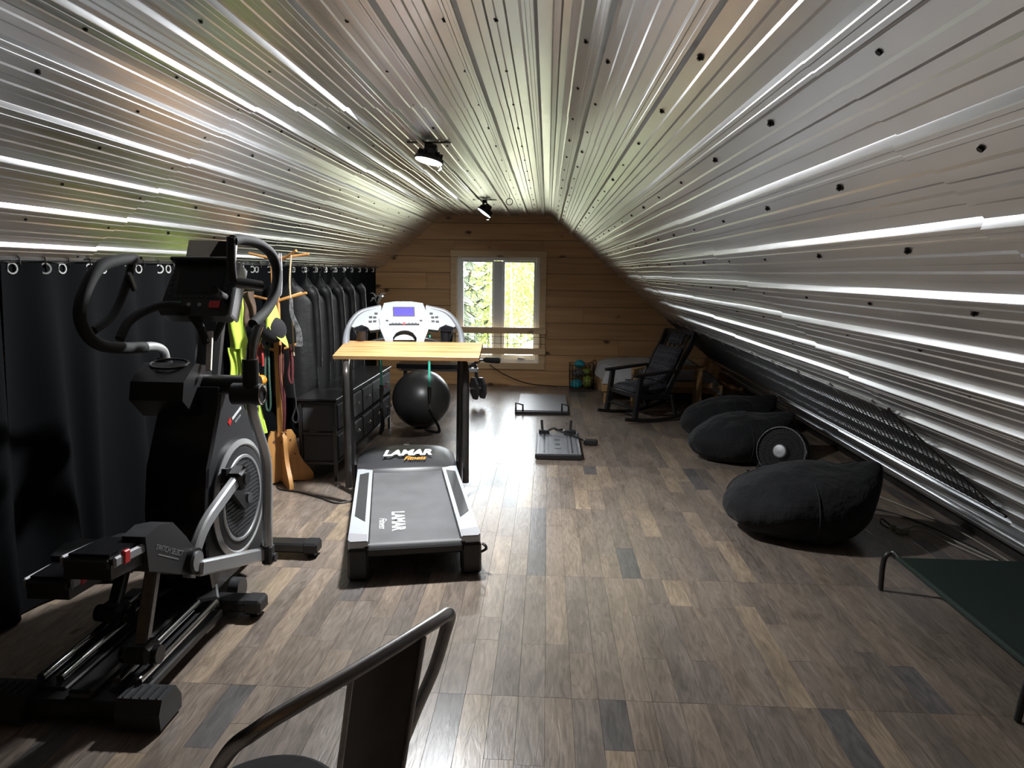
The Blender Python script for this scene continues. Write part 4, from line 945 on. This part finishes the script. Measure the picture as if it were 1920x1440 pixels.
ep(MB().tube(cr([(-1.335, 3.12, 1.345), (-1.32, 3.24, 1.40), (-1.31, 3.33, 1.48), (-1.315, 3.38, 1.58), (-1.325, 3.35, 1.66), (-1.345, 3.25, 1.708), (-1.37, 3.12, 1.722), (-1.375, 3.04, 1.715)], 7), .024, 14), 'foam_grip', 'foam', up)
ep(MB().tube(cr([(-1.375, 3.03, 1.73), (-1.385, 3.04, 1.62), (-1.39, 3.06, 1.54)], 5), .019, 12), 'inner_grip', 'foam', up)
ep(MB().tube([(-1.39, 3.06, 1.535), (-1.35, 3.12, 1.525), (-1.31, 3.17, 1.515)], .025, 14), 'thumb_grip', 'black_gloss', up)
la = ep(MB().tube(cr([(-1.90, 3.60, .26), (-1.90, 3.58, .5), (-1.90, 3.54, .66), (-1.90, 3.46, .80), (-1.90, 3.38, .95), (-1.90, 3.34, 1.06)], 6), .024, 14), 'swing_arm', 'silver_paint')
ep(MB().tube([(-1.90, 3.36, 1.02), (-1.90, 3.37, 1.15)], .036, 18).cyl((-1.80, 3.36, 1.05), (-1.945, 3.36, 1.05), .05, n=22), 'arm_socket', 'black_plastic', la)
ul = ep(MB().tube(cr([(-1.90, 3.38, 1.12), (-1.90, 3.36, 1.185), (-1.90, 3.28, 1.215), (-1.90, 3.18, 1.222)], 6), .023, 14), 'upper_arm', 'silver_paint')
ep(MB().tube(cr([(-1.90, 3.20, 1.221), (-1.90, 3.04, 1.235), (-1.905, 2.90, 1.26), (-1.905, 2.81, 1.31), (-1.905, 2.77, 1.40), (-1.90, 2.81, 1.50), (-1.895, 2.90, 1.59), (-1.89, 3.02, 1.622), (-1.885, 3.15, 1.63)], 7), .026, 14), 'foam_grip', 'foam', ul)
ep(MB().tube(cr([(-1.885, 3.14, 1.63), (-1.89, 3.10, 1.55), (-1.895, 3.03, 1.44), (-1.90, 2.96, 1.375), (-1.903, 2.84, 1.33)], 6), .019, 12), 'inner_grip', 'foam', ul)
ep(MB().box((-1.872, 3.09, 1.53), (.02, .03, .09), (.5, 0, 0), bev=.005), 'thumb_switch', 'charcoal_plastic', ul)
# magazine on the console
mg = thing('magazine', 'open magazine with a pale page leaning on the elliptical console', 'magazine', (-1.60, 3.27, 1.61))
MT = TR((-1.60, 3.285, 1.665), (math.radians(78), 0, 0))
part(MB(MT).prism([(-.115, -.055), (.10, -.055), (.115, .055), (-.10, .06)], .008), 'cover', 'black_gloss', mg, True, smooth=False)
part(MB(MT).prism([(-.108, -.03), (-.01, -.04), (.045, .057), (-.097, .059)], .002, None, .004), 'pale_page', 'paper', mg, True, smooth=False)
part(MB(MT).prism([(-.11, -.05), (.03, -.05), (-.02, -.03), (-.10, -.012)], .002, None, .004), 'photo_page', 'grey_print', mg, True, smooth=False)
part(MB(MT).prism([(.105, -.055), (.125, -.04), (.13, .05), (.11, .055)], .03, None, -.01), 'curled_leaf', 'paper', mg, True, smooth=False)
# ------------------------------------------------------------------ floor boards in the middle
sb = thing('step_board', 'flat grey exercise board with two black corner handles on the floor', 'exercise board', (-.03, 7.75, 0))
part(MB().box((-.03, 8.27, .030), (.585, 1.05, .03), bev=.004), 'slab', 'grey_mat', sb, True)
part(MB().box((-.03, 7.735, .018), (.62, .05, .036), bev=.006), 'front_edge', 'black_plastic', sb, True)
for x in (-.30, .245):
    for y in (7.9, 8.7): part(MB().box((x, y, .008), (.04, .04, .016)), 'foot', 'black_plastic', sb, True)
for x0, x1 in ((-.33, -.25), (.19, .265)):
    part(MB().tube([(x0, 7.74, .03), (x0, 7.74, .125), (x1, 7.74, .105), (x1, 7.74, .03)], .011, 8), 'handle', 'black_plastic', sb, True, ang=.3)
pb = thing('push_up_board', 'small folding workout board with two upright posts and a lever', 'workout board', (.125, 5.83, 0))
part(MB().box((.125, 6.24, .030), (.395, .84, .035), bev=.008), 'tray', 'board_grey', pb, True)
part(MB().box((.125, 5.825, .028), (.405, .03, .05), bev=.01), 'front_edge', 'black_plastic', pb, True)
part(MB().box((.318, 6.24, .030), (.02, .82, .045), bev=.006), 'side_rim', 'black_plastic', pb, True)
for x in (.0, .245): part(MB().box((x, 6.26, .049), (.014, .74, .004)), 'groove', 'black_plastic', pb, True, smooth=False)
for x in (-.04, .035, .21, .29): part(MB().box((x, 6.26, .0485), (.005, .78, .003)), 'line', 'charcoal_plastic', pb, True, smooth=False)
for (y, w, h) in ((6.38, .05, .018), (6.33, .05, .018), (6.19, .045, .06)): part(MB().box((.118, y, .0485), (w, h, .003)), 'printed_mark', 'charcoal_plastic', pb, True, smooth=False)
part(MB().tube([(.118 + .03 * math.cos(a), 6.06 + .035 * math.sin(a), .0485) for a in [math.pi * (1 + k / 8) for k in range(9)]], .003, 5), 'printed_mark', 'charcoal_plastic', pb, True)
for x0, x1 in ((-.055, .045), (.185, .30)): part(MB().box(((x0 + x1) / 2, 6.62, .055), (x1 - x0, .08, .06), bev=.008), 'bracket', 'black_plastic', pb, True)
for x, l in ((-.02, -.01), (.248, .008)): part(MB().bar((x, 6.64, .05), (x + l, 6.66, .17), .024, .014, up=(0, 1, 0), bev=.003), 'post', 'black_plastic', pb, True)
part(MB().tube(cr([(.03, 6.62, .075), (.09, 6.63, .095), (.13, 6.60, .085), (.17, 6.62, .09)], 4), .012, 8), 'cross_bar', 'black_plastic', pb, True)
part(MB().tube([(.11, 6.60, .085), (.25, 6.50, .065), (.37, 6.36, .045)], .009, 8), 'lever', 'gunmetal', pb, True)
part(MB().box((.43, 6.345, .035), (.13, .055, .055), (0, 0, -.06), bev=.012), 'lever_grip', 'black_plastic', pb, True)

# ------------------------------------------------------------------ rocking chair (local x forward, y to its left)
rc = thing('rocking_chair', 'black wooden rocking chair with plaid cushions facing the treadmill', 'rocking chair', (1.12, 7.70, 0), math.radians(207.3))
for s in (-1, 1):
    y = s * .275
    pts = [(-.46 + .90 * k / 16, 0, .028 + ((-.46 + .90 * k / 16) - .02) ** 2 * (.42 if k < 9 else .22)) for k in range(17)]
    mb = MB()
    for a, b in zip(pts[:-1], pts[1:]): mb.bar((a[0], y, a[2]), (b[0] + .004, y, b[2]), .034, .036)
    part(mb, 'rocker', 'black_lacquer', rc)
    part(MB().bar((.33, y, .06), (.27, y, .535), .045, .055, up=(1, 0, 0), bev=.006), 'front_leg', 'black_lacquer', rc)
    part(MB().bar((-.20, y, .05), (-.13, y, .30), .032, .04, up=(1, 0, 0), bev=.005), 'rear_leg', 'black_lacquer', rc)
    part(MB().prism([(.36, -.035), (.37, 0), (.36, .035), (.22, .04), (-.22, .022), (-.22, -.022), (.22, -.04)], .026, TR((0, y, .545), (0, .07, 0))), 'armrest', 'black_lacquer', rc, ang=.4)
    bp_ = cr([(-.06, y * .93, .27), (-.14, y * .93, .42), (-.25, y * .93, .63), (-.36, y * .93, .80), (-.43, y * .93, .955)], 4); mb = MB()
    for a, b in zip(bp_[:-1], bp_[1:]): mb.bar(a, b + (b - a) * .05, .028, .055, up=(1, 0, .4))
    part(mb, 'back_post', 'black_lacquer', rc)
    part(MB().bar((.30, y, .30), (-.12, y, .265), .026, .05, bev=.004), 'side_rail', 'black_lacquer', rc)
for (x, z, h) in ((-.43, .945, .05), (-.09, .30, .05)): part(MB().box((x, 0, z), (.028, .50, h), (0, -.4, 0), bev=.004), 'cross_rail', 'black_lacquer', rc)
part(MB().box((.30, 0, .30), (.03, .52, .05), bev=.004).box((.32, 0, .16), (.025, .52, .025)), 'front_rail', 'black_lacquer', rc)
for k in range(5):
    y = -.17 + k * .085
    part(MB().bar((-.10, y, .31), (-.415, y, .93), .035, .012, up=(1, 0, .5)), 'back_slat', 'black_lacquer', rc)
def cushion(cx, cz, tilt, lx, ly, th, name):
    def fn(u, v):
        a, b = 2 * u - 1, 2 * v - 1
        return None
    mb = MB(TR((cx, 0, cz), (0, tilt, 0)))
    def top(u, v, s):
        a, b = 2 * u - 1, 2 * v - 1; e = (1 - abs(a) ** 5) * (1 - abs(b) ** 5)
        return Vector((a * lx / 2 * (.93 + .07 * e ** .3), b * ly / 2 * (.93 + .07 * e ** .3), s * th / 2 * max(0, e) ** .45 + .004 * math.sin(9 * a) * math.sin(8 * b)))
    mb.grid(lambda u, v: top(u, v, 1), 16, 16); mb.grid(lambda u, v: top(u, v, -1), 16, 16)
    return part(mb, name, 'plaid', rc, ang=1.0)
cushion(.10, .355, .08, .46, .46, .10, 'seat_cushion')
cushion(-.205, .60, 1.10, .46, .44, .07, 'back_cushion')
cushion(-.375, .865, 1.18, .14, .25, .07, 'head_cushion')

# ------------------------------------------------------------------ bed, bench, basket against the far wall
bd = thing('bed', 'low bed with a pale grey sheet against the pine wall', 'bed', (1.4, 9.0, 0))
part(MB().box((1.42, 9.03, .20), (1.46, 1.10, .10), bev=.005), 'bed_frame', 'bench_wood', bd, True)
for x in (.75, 2.08):
    for y in (8.55, 9.5): part(MB().box((x, y, .08), (.06, .06, .16)), 'leg', 'bench_wood', bd, True)
def mtop(u, v):
    x = .685 + 1.475 * u; y = 8.46 + 1.19 * v; a = 2 * u - 1; b = 2 * v - 1
    e = max(0, (1 - abs(a) ** 8) * (1 - abs(b) ** 8))
    return (x + .03 * math.sin(7 * v) * (1 if u < .05 else 0), y, .25 + .21 * e ** .3 + .012 * math.sin(11 * u + 4 * v) * e - (max(0, (u - .82) / .18) ** 1.2) * .14)
part(MB().grid(mtop, 40, 30), 'sheet', 'grey_bedding', bd, True, ang=1.2)
part(MB().box((1.40, 8.75, .30), (.98, .56, .13), bev=.06), 'mattress', 'dark_bedding', bd, True)
pn = thing('pine_bench', 'plain pine bench with a slim top behind the rocking chair', 'bench', (1.45, 8.3, 0))
part(MB().box((1.455, 8.27, .49), (.88, .26, .022), bev=.003), 'top_board', 'bench_wood', pn, True)
for x in (1.06, 1.80):
    for y in (8.19, 8.36): part(MB().box((x, y, .24), (.062, .04, .478), bev=.003), 'leg', 'bench_wood', pn, True)
part(MB().box((1.50, 8.28, .285), (.95, .03, .06), bev=.003), 'stretcher', 'bench_wood', pn, True)
bs = thing('toy_basket', 'square wire basket filled with teal and green toys by the wall', 'basket', (.485, 9.46, 0))
for k in range(9):
    x = .33 + k * .04
    for y in (9.33, 9.6): part(MB().cyl((x, y, .02), (x - .01 + .0025 * k, y, .36), .0028, n=5), 'wire', 'gunmetal', bs, True)
for k in range(6):
    for x in (.33, .65): part(MB().cyl((x, 9.36 + k * .045, .02), (x, 9.36 + k * .045, .36), .0028, n=5), 'wire', 'gunmetal', bs, True)
for z in (.02, .13, .24, .355):
    part(MB().tube([(.325, 9.325, z), (.655, 9.325, z), (.655, 9.605, z), (.325, 9.605, z)], .0045 if z > .3 else .003, 6, closed=True), 'hoop', 'gunmetal', bs, True)
part(MB().box((.49, 9.465, .012), (.32, .27, .008)), 'base', 'black_metal', bs, True)
rt = random.Random(4)
for k, (nm, mt, c, R, lb) in enumerate((('toy_disc', 'teal', (.42, 9.42, .09), (.09, .06, .06), 'teal toy low in the wire basket on the left'), ('toy_bone', 'teal', (.45, 9.45, .36), (.075, .06, .05), 'bright teal toy on top of the wire basket'),
        ('toy_plush', 'lime_toy', (.57, 9.43, .12), (.065, .07, .085), 'yellow-green plush toy in the wire basket on the right'), ('toy_rag', 'camo', (.44, 9.46, .23), (.085, .08, .06), 'grey rag in the middle of the wire basket'),
        ('toy_tug', 'lime_toy', (.55, 9.5, .25), (.07, .07, .05), 'olive toy high in the wire basket on the right'))):
    mb = MB().ball(c, R, 14, 9); mb.v = [tuple(Vector(v) + (Vector(v) - Vector(c)) * .25 * noise.noise((v[0] * 14 + k * 5, v[1] * 14, v[2] * 14))) for v in mb.v]
    single(mb, nm, mt, lb, 'toy', (c[0], c[1], c[2] - R[2]), 'toys in the wire basket', ang=1.2)
single(MB().tube(cr([(.60, 9.46, .30), (.58, 9.40, .37), (.62, 9.36, .40), (.66, 9.38, .42), (.68, 9.40, .36), (.67, 9.37, .28)], 5), .012, 7), 'rope_toy', 'rope_brown', 'brown frayed rope toy hanging over the basket corner', 'rope', (.62, 9.4, .28))

# ------------------------------------------------------------------ beanbags
def beanbag(cx, cy, rz, lx, ly, h, seed, label, tip=.25):
    t = thing('beanbag', label, 'beanbag', (cx, cy, 0), rz, 'black beanbags under the right slope')
    rnd = random.Random(seed)
    def fn(u, v):
        a = 2 * math.pi * u; th = math.pi * v
        d = Vector((math.sin(th) * math.cos(a), math.sin(th) * math.sin(a), -math.cos(th)))
        x, y, z = d.x * lx / 2, d.y * ly / 2, d.z * h / 2
        k = x / (lx / 2)                                   # -1 front, 1 rear
        z = z * (1.0 + .10 * k)
        z += h / 2
        if z < h * .16: z = h * .16 - (h * .16 - z) * .35
        z -= h * .105
        if k > .35: z += tip * h * ((k - .35) / .65) ** 2; y *= 1 - .5 * ((k - .35) / .65) ** 1.5
        if k < -.4: z -= 0.05 * h * (-k - .4)
        n = noise.noise((x * 5 + seed, y * 5, z * 5)) * .022 + noise.noise((x * 13, y * 13 + seed, z * 13)) * .007
        w = .006 * math.sin(a * 11 + 3 * z) * (1 if z < .16 else .3)
        return (x + d.x * (n + w), y + d.y * (n + w), max(.002, z + d.z * n))
    o = part(MB().grid(fn, 64, 36), 'bag', 'beanbag_cloth', t, ang=1.2)
    for k in range(3):
        u0 = .06 + k / 3; P = [Vector(fn(u0, .2 + .6 * q / 20)) for q in range(21)]
        part(MB().tube([p + (p - Vector((0, 0, h * .4))).normalized() * .002 for p in P], .0035, 5), 'seam', 'black_fabric', t)
    e = Vector(fn(.02, .52))
    return t
beanbag(1.63, 4.32, .10, .98, .78, .47, 1, 'largest looking black beanbag, nearest on the right, in front of the fan', .42)
beanbag(1.72, 6.02, .22, .96, .66, .45, 2, 'middle black beanbag, behind the round fan', .38)
beanbag(1.80, 6.80, .25, 1.0, .62, .46, 3, 'farthest black beanbag, next to the rocking chair', .40)
# fan
fn_ = thing('floor_fan', 'round black floor fan with a silver hub between two beanbags', 'fan', (1.90, 5.5, 0), 0)
FD = Vector((-.62, -.75, .24)).normalized(); FM = aim((1.87, 5.47, .215), FD)
part(MB(FM).lathe([(.195, -.02), (.20, .0), (.195, .012), (.188, .012), (.188, -.02)], 44, closed=True), 'rim', 'gunmetal', fn_, True)
part(MB(FM).lathe([(.195, -.01), (.195, -.10), (.15, -.16), (.05, -.19), (.01, -.19)], 36), 'shroud', 'foam', fn_, True)
for k in range(40):
    a = 2 * math.pi * k / 40; b = a + .9
    part(MB(FM).tube(cr([(.05 * math.cos(a), .05 * math.sin(a), .03), (.12 * math.cos((a + b) / 2 + .1), .12 * math.sin((a + b) / 2 + .1), .026), (.19 * math.cos(b), .19 * math.sin(b), .006)], 3), .0016, 4, cap=False), 'grille_wire', 'foam', fn_, True)
for R_ in (.11, .15): part(MB(FM).torus((0, 0, 0.024 if R_ < .12 else .018), R_, .0018, n=36, m=5), 'grille_ring', 'black_metal', fn_, True)
for k in range(3):
    a = k * 2.094
    part(MB(FM @ Matrix.Rotation(a, 4, 'Z')).grid(lambda u, v: (.03 + .135 * u, (v - .5) * (.05 + .09 * u), -.05 + .05 * (v - .5)), 6, 6, thick=(0, 0, .003)), 'blade', 'black_plastic', fn_, True)
part(MB(FM).lathe([(.052, .018), (.054, .03), (.046, .038), (.004, .041)], 28), 'hub', 'silver_paint', fn_, True)
part(MB().tube(cr([(1.66, 5.60, .012), (1.74, 5.36, .012), (1.95, 5.30, .012), (2.08, 5.42, .012)], 5), .012, 8).bar((1.74, 5.62, .012), (1.78, 5.58, .17), .03, .02), 'stand', 'black_metal', fn_, True)

# ------------------------------------------------------------------ netting on the right slope
mesh_n = thing('slope_netting', 'black diamond netting clipped over the ribs of the right slope', 'netting', on_r(2.17, 6.2, .03))
U0, U1, YA, YZ = 1.605, 2.185, 3.25, 9.45
nb = MB(); step = .05; wd = (U1 - U0) / .762
def npt(u, y): return on_r(U0 + (U1 - U0) * u, y, .034)
k = 0; y = YA - wd
while y < YZ:
    for sgn in (1, -1):
        ya, yb_ = (y, y + wd) if sgn > 0 else (y + wd, y)
        ua, ub = 0.0, 1.0
        def cl(yy): return (yy - ya) / (yb_ - ya)
        # clip to the strip
        for lim, keep in ((YA, 1), (YZ, -1)):
            ca = (ya - lim) * keep; cb = (yb_ - lim) * keep
            if ca < 0 and cb < 0: ua = ub = None; break
            if ca < 0: ua = max(ua, cl(lim))
            elif cb < 0: ub = min(ub, cl(lim))
        if ua is None or ub - ua < .01: continue
        A = npt(ua, ya + (yb_ - ya) * ua); B = npt(ub, ya + (yb_ - ya) * ub)
        nb.bar(A, B, .0078, .0022, up=NR)
    y += step
o = part(nb, 'net', 'black_plastic', mesh_n, True, smooth=False); o['kind'] = 'stuff'
part(MB().cyl(npt(-.012, YA - .02), npt(-.012, YZ), .008, n=8), 'top_rod', 'gunmetal', mesh_n, True)
part(MB().cyl(npt(1.012, YA), npt(1.012, YZ), .008, n=8), 'bottom_rod', 'gunmetal', mesh_n, True)
part(MB().bar(npt(0, YA), npt(1, YA), .02, .004, up=NR), 'end_strip', 'black_plastic', mesh_n, True)
for k in range(13):
    yy = YA + .12 + k * .505
    part(MB().bar(npt(-.05, yy), npt(.05, yy), .018, .012, up=NR, bev=.003), 'clip', 'silver_paint', mesh_n, True)
br = thing('steel_strap', 'thin bent galvanised strap lying across the ribs near the pine wall', 'strap', on_r(.85, 6.95, .03))
part(MB().bar(on_r(.85, 6.93, .03), on_r(1.0, 6.98, .032), .045, .004, up=NR).bar(on_r(.995, 6.98, .034), on_r(1.27, 7.03, .024), .035, .004, up=NR), 'strip', 'galv', br, True, smooth=False)
part(MB().box(on_r(1.0, 6.98, .038), (.05, .05, .012), (0, .7, 0)), 'buckle', 'chrome', br, True)

# ------------------------------------------------------------------ cot, adapter, cables at the right
ct = thing('raised_cot', 'low dark green cot with a curved black frame in the right corner', 'cot', (2.15, 2.95, 0))
CX0, CX1, CY0, CY1, CZ = 1.79, 2.46, 2.44, 3.43, .195
part(MB().grid(lambda u, v: (CX0 + (CX1 - CX0) * u, CY0 + (CY1 - CY0) * v, CZ - .018 * math.sin(math.pi * u) * math.sin(math.pi * v)), 20, 24, thick=(0, 0, -.004)), 'fabric', 'cot_green', ct, True)
for x in (CX0, CX1):
    part(MB().tube([(x, CY0, CZ), (x, CY1, CZ)], .014, 10), 'side_tube', 'cot_green', ct, True)
for y, s in ((CY0 - .0, -1), (CY1, 1)):
    yy = y + s * .045
    for x, q in ((CX0, -1), (CX1, 1)):
        part(MB().tube(cr([(x + q * .05, yy - s * .01, .006), (x + q * .046, yy, .13), (x + q * .035, yy, .185), (x + q * .005, yy - s * .01, .205), (x - q * .0, yy - s * .06, .197)], 5), .013, 10), 'leg', 'black_metal', ct, True)
    part(MB().bar((CX0 + .0, y, CZ), (CX0 + .0, yy, CZ + .005), .03, .02).bar((CX1, y, CZ), (CX1, yy, CZ + .005), .03, .02), 'corner_joint', 'black_plastic', ct, True)
ad = thing('power_adapter', 'grey plug block with pale cords on the dark floor', 'power adapter', (2.25, 4.33, 0))
part(MB().box((2.255, 4.30, .022), (.07, .05, .044), (0, 0, .4), bev=.006).box((2.23, 4.36, .02), (.04, .035, .036), (0, 0, .4), bev=.006), 'plug_block', 'beige_cord', ad, True)
part(MB().tube(cr([(2.29, 4.31, .02), (2.36, 4.36, .03), (2.44, 4.30, .025), (2.52, 4.08, .012), (2.58, 3.85, .012)], 6), .006, 6), 'cord', 'beige_cord', ad, True)
part(MB().tube(cr([(2.285, 4.29, .02), (2.37, 4.25, .03), (2.45, 4.1, .015), (2.55, 3.8, .012)], 6), .005, 6), 'cord', 'beige_cord', ad, True)
part(MB().tube(cr([(2.22, 4.38, .02), (2.18, 4.42, .05), (2.15, 4.36, .04), (2.19, 4.34, .015)], 6), .005, 6), 'cord', 'black_plastic', ad, True)
single(MB().tube(cr([(2.10, 4.75, .006), (2.32, 4.72, .006), (2.45, 4.52, .006), (2.52, 4.3, .006), (2.6, 3.9, .006)], 8), .005, 6), 'thin_cable', 'black_plastic', 'thin dark cable on the floor behind the nearest beanbag', 'cable', (2.4, 4.5, 0))
single(MB().tube(cr([(2.42, 5.1, .006), (2.55, 4.6, .02), (2.60, 4.2, .03), (2.62, 3.8, .02)], 8), .005, 6), 'grey_cable', 'beige_cord', 'pale cable running along the foot of the right slope', 'cable', (2.6, 4.3, 0))

# ------------------------------------------------------------------ metal chair in the foreground (local x to its left, y facing)
mc = thing('metal_chair', 'dark steel bistro chair with a tube back, seen from behind in front', 'chair', (-.335, 1.265, 0), math.radians(51))
# local: x along the back rail (towards +x = away from the camera), y forward
pts = [(-.245, .27, .47), (-.25, .22, .56), (-.25, .16, .645), (-.247, .085, .735), (-.235, .03, .785), (-.20, .0, .815), (-.10, -.02, .838), (.05, -.02, .852), (.16, -.012, .858), (.215, .004, .848), (.226, .03, .79), (.228, .07, .685), (.228, .13, .56), (.228, .18, .45)]
part(MB().tube(cr(pts, 8), .0145, 16), 'back_tube', 'chair_tube', mc)
part(MB().grid(lambda u, v: (-.068 + .18 * u + .015 * (v - .5) * (1 - 2 * u) * 0, .055 - .085 * v + .012 * math.sin(math.pi * u), .455 + .385 * v + .008 * u), 10, 14, thick=(0, .004, 0)), 'back_splat', 'dark_steel', mc)
for u in (0, 1): part(MB().tube([(-.068 + .18 * u, .055 - .085 * v / 8, .455 + .385 * v / 8 + .008 * u) for v in range(9)], .006, 8), 'splat_edge', 'chair_tube', mc)
part(MB().lathe([(.05, -.028), (.165, -.026), (.178, -.016), (.178, -.006), (.165, .002), (.10, -.002), (.02, -.004)], 40, Matrix.Translation((-.075, .325, .372))), 'seat', 'black_fabric', mc)
part(MB().bar((.0, .06, .46), (-.02, .18, .352), .14, .006, up=(0, .7, .7)), 'seat_bracket', 'dark_steel', mc)
for x, y, xe, ye in ((-.20, .23, -.24, .10), (.06, .22, .13, .12), (-.19, .43, -.22, .52), (.05, .43, .10, .52)):
    part(MB().bar((x, y, .355), (xe, ye, .0), .03, .024, up=(0, 1, 0), bev=.005), 'leg', 'gunmetal', mc)
for s_ in (-1, 1): part(MB().bar((s_ * .238 + (.0 if s_ < 0 else -.01), .27 if s_ < 0 else .18, .47 if s_ < 0 else .45), (-.075 + s_ * .15, .30, .352), .018, .018), 'arm_support', 'chair_tube', mc)
part(MB().bar((-.22, .15, .16), (.10, .47, .16), .012, .012).bar((.10, .16, .17), (-.21, .48, .17), .012, .012), 'cross_brace', 'gunmetal', mc)

# ------------------------------------------------------------------ outside the window: meadow and trees
gr = struct(obj('ground', MB().grid(lambda u, v: (-60 + 120 * u, 10.5 + 70 * v, -3.0 + 9 * max(0, v - .45) ** 1.3 + .3 * math.sin(9 * u) * v), 24, 24).mesh('ground'), 'meadow'))
def spruce_mesh(seed):
    rnd = random.Random(seed); mb = MB()
    for k in range(13):
        t = k / 12; R = 1.55 * (1 - t) ** .8 + .12; z = .8 + 7.2 * t; n = 14
        for j in range(n):
            a = 2 * math.pi * (j + rnd.random()) / n; L_ = R * rnd.uniform(.8, 1.15); w = .20 * R + .1
            c, s = math.cos(a), math.sin(a); px_, py_ = -s * w, c * w; dz = -.32 * L_
            mb.add([(0, 0, z + .30), (c * L_ * .6 + px_, s * L_ * .6 + py_, z + dz * .45), (c * L_, s * L_, z + dz), (c * L_ * .6 - px_, s * L_ * .6 - py_, z + dz * .45), (c * L_ * .5, s * L_ * .5, z + dz * .6 + .02)],
                   [(0, 1, 4), (1, 2, 4), (2, 3, 4), (3, 0, 4)])
    me = mb.mesh('foliage', False); me.materials.append(MAT['spruce_needles']); return me
def birch_mesh(seed):
    rnd = random.Random(seed); mb = MB()
    for k in range(1500):
        t = rnd.random(); a = rnd.uniform(0, 6.283); r = 1.5 * math.sqrt(rnd.random()) * math.sin(math.pi * (.12 + .8 * t)); z = 2.6 + 5.4 * t
        c = Vector((r * math.cos(a), r * math.sin(a), z)); d = Vector((rnd.uniform(-1, 1), rnd.uniform(-1, 1), rnd.uniform(-1, 1))).normalized(); e = d.orthogonal().normalized(); f = d.cross(e); s = rnd.uniform(.07, .13)
        mb.add([c - e * s, c + f * s * .6, c + e * s, c - f * s * .6], [(0, 1, 2, 3)])
    me = mb.mesh('foliage', False); me.materials.append(MAT['birch_leaves']); return me
sp_m = [spruce_mesh(k) for k in range(3)]; bi_m = [birch_mesh(k + 9) for k in range(3)]
tr1 = MB().tube([(0, 0, -.3), (0, 0, 4), (0, 0, 8)], [.16, .10, .02], 8).mesh('trunk'); tr1.materials.append(MAT['bark'])
tr2 = MB().tube(cr([(0, 0, -.3), (.06, .02, 2), (-.04, 0, 4.5), (.02, 0, 7.4)], 4), [.10, .095, .09, .09, .085, .08, .075, .07, .06, .05, .04, .03, .02], 8).mesh('trunk'); tr2.materials.append(MAT['birch_bark'])
rt = random.Random(21)
def tree(kind, x, y, s, label, group):
    z = -3.0 + 9 * max(0, (y - 10.5) / 70 - .45) ** 1.3
    t = thing('spruce_tree' if kind == 's' else 'birch_tree', label, 'tree', (x, y, z), rt.uniform(0, 6), group); t.scale = (s, s, s * rt.uniform(.95, 1.1))
    obj('foliage', rt.choice(sp_m if kind == 's' else bi_m), None, t)['kind'] = 'stuff'; obj('trunk', tr1 if kind == 's' else tr2, None, t)
near = [('s', -3.05, 23.6, .80, 'blue-green spruce at the left side of the left pane'), ('s', -3.35, 30.4, .88, 'slim spruce in the middle of the left pane'), ('b', -2.15, 26.8, .66, 'yellow-green leafy birch at the right side of the left pane'),
        ('b', -1.25, 24.2, .64, 'bright yellow-green birch at the left side of the right pane'), ('b', -.35, 28.0, .70, 'yellow-green birch with a pale trunk in the middle of the right pane'), ('b', .05, 30.9, .72, 'leafy birch at the right side of the right pane'),
        ('b', -1.55, 33.2, .80, 'taller birch standing behind the bright birches of the right pane'), ('s', -5.6, 27.0, .9, 'spruce left of the window view'), ('b', 2.4, 27.0, .8, 'birch right of the window view')]
for k_, x, y, s, lb in near: tree(k_, x, y, s, lb, 'trees nearest the window')
ORD = ['first', 'second', 'third', 'fourth']
for i in range(8):
    x = -8.8 + (i % 4) * 3.6 + (1.8 if i >= 4 else 0); y = 38.5 + (i // 4) * 3.9; kd = 's' if (i * 7) % 5 < 3 else 'b'
    tree(kd, x, y, rt.uniform(1.0, 1.1), 'hazy %s far behind the window, %s from the left in the %s forest row' % ('spruce' if kd == 's' else 'birch', ORD[i % 4], 'front' if i < 4 else 'rear'), 'forest trees behind the window')
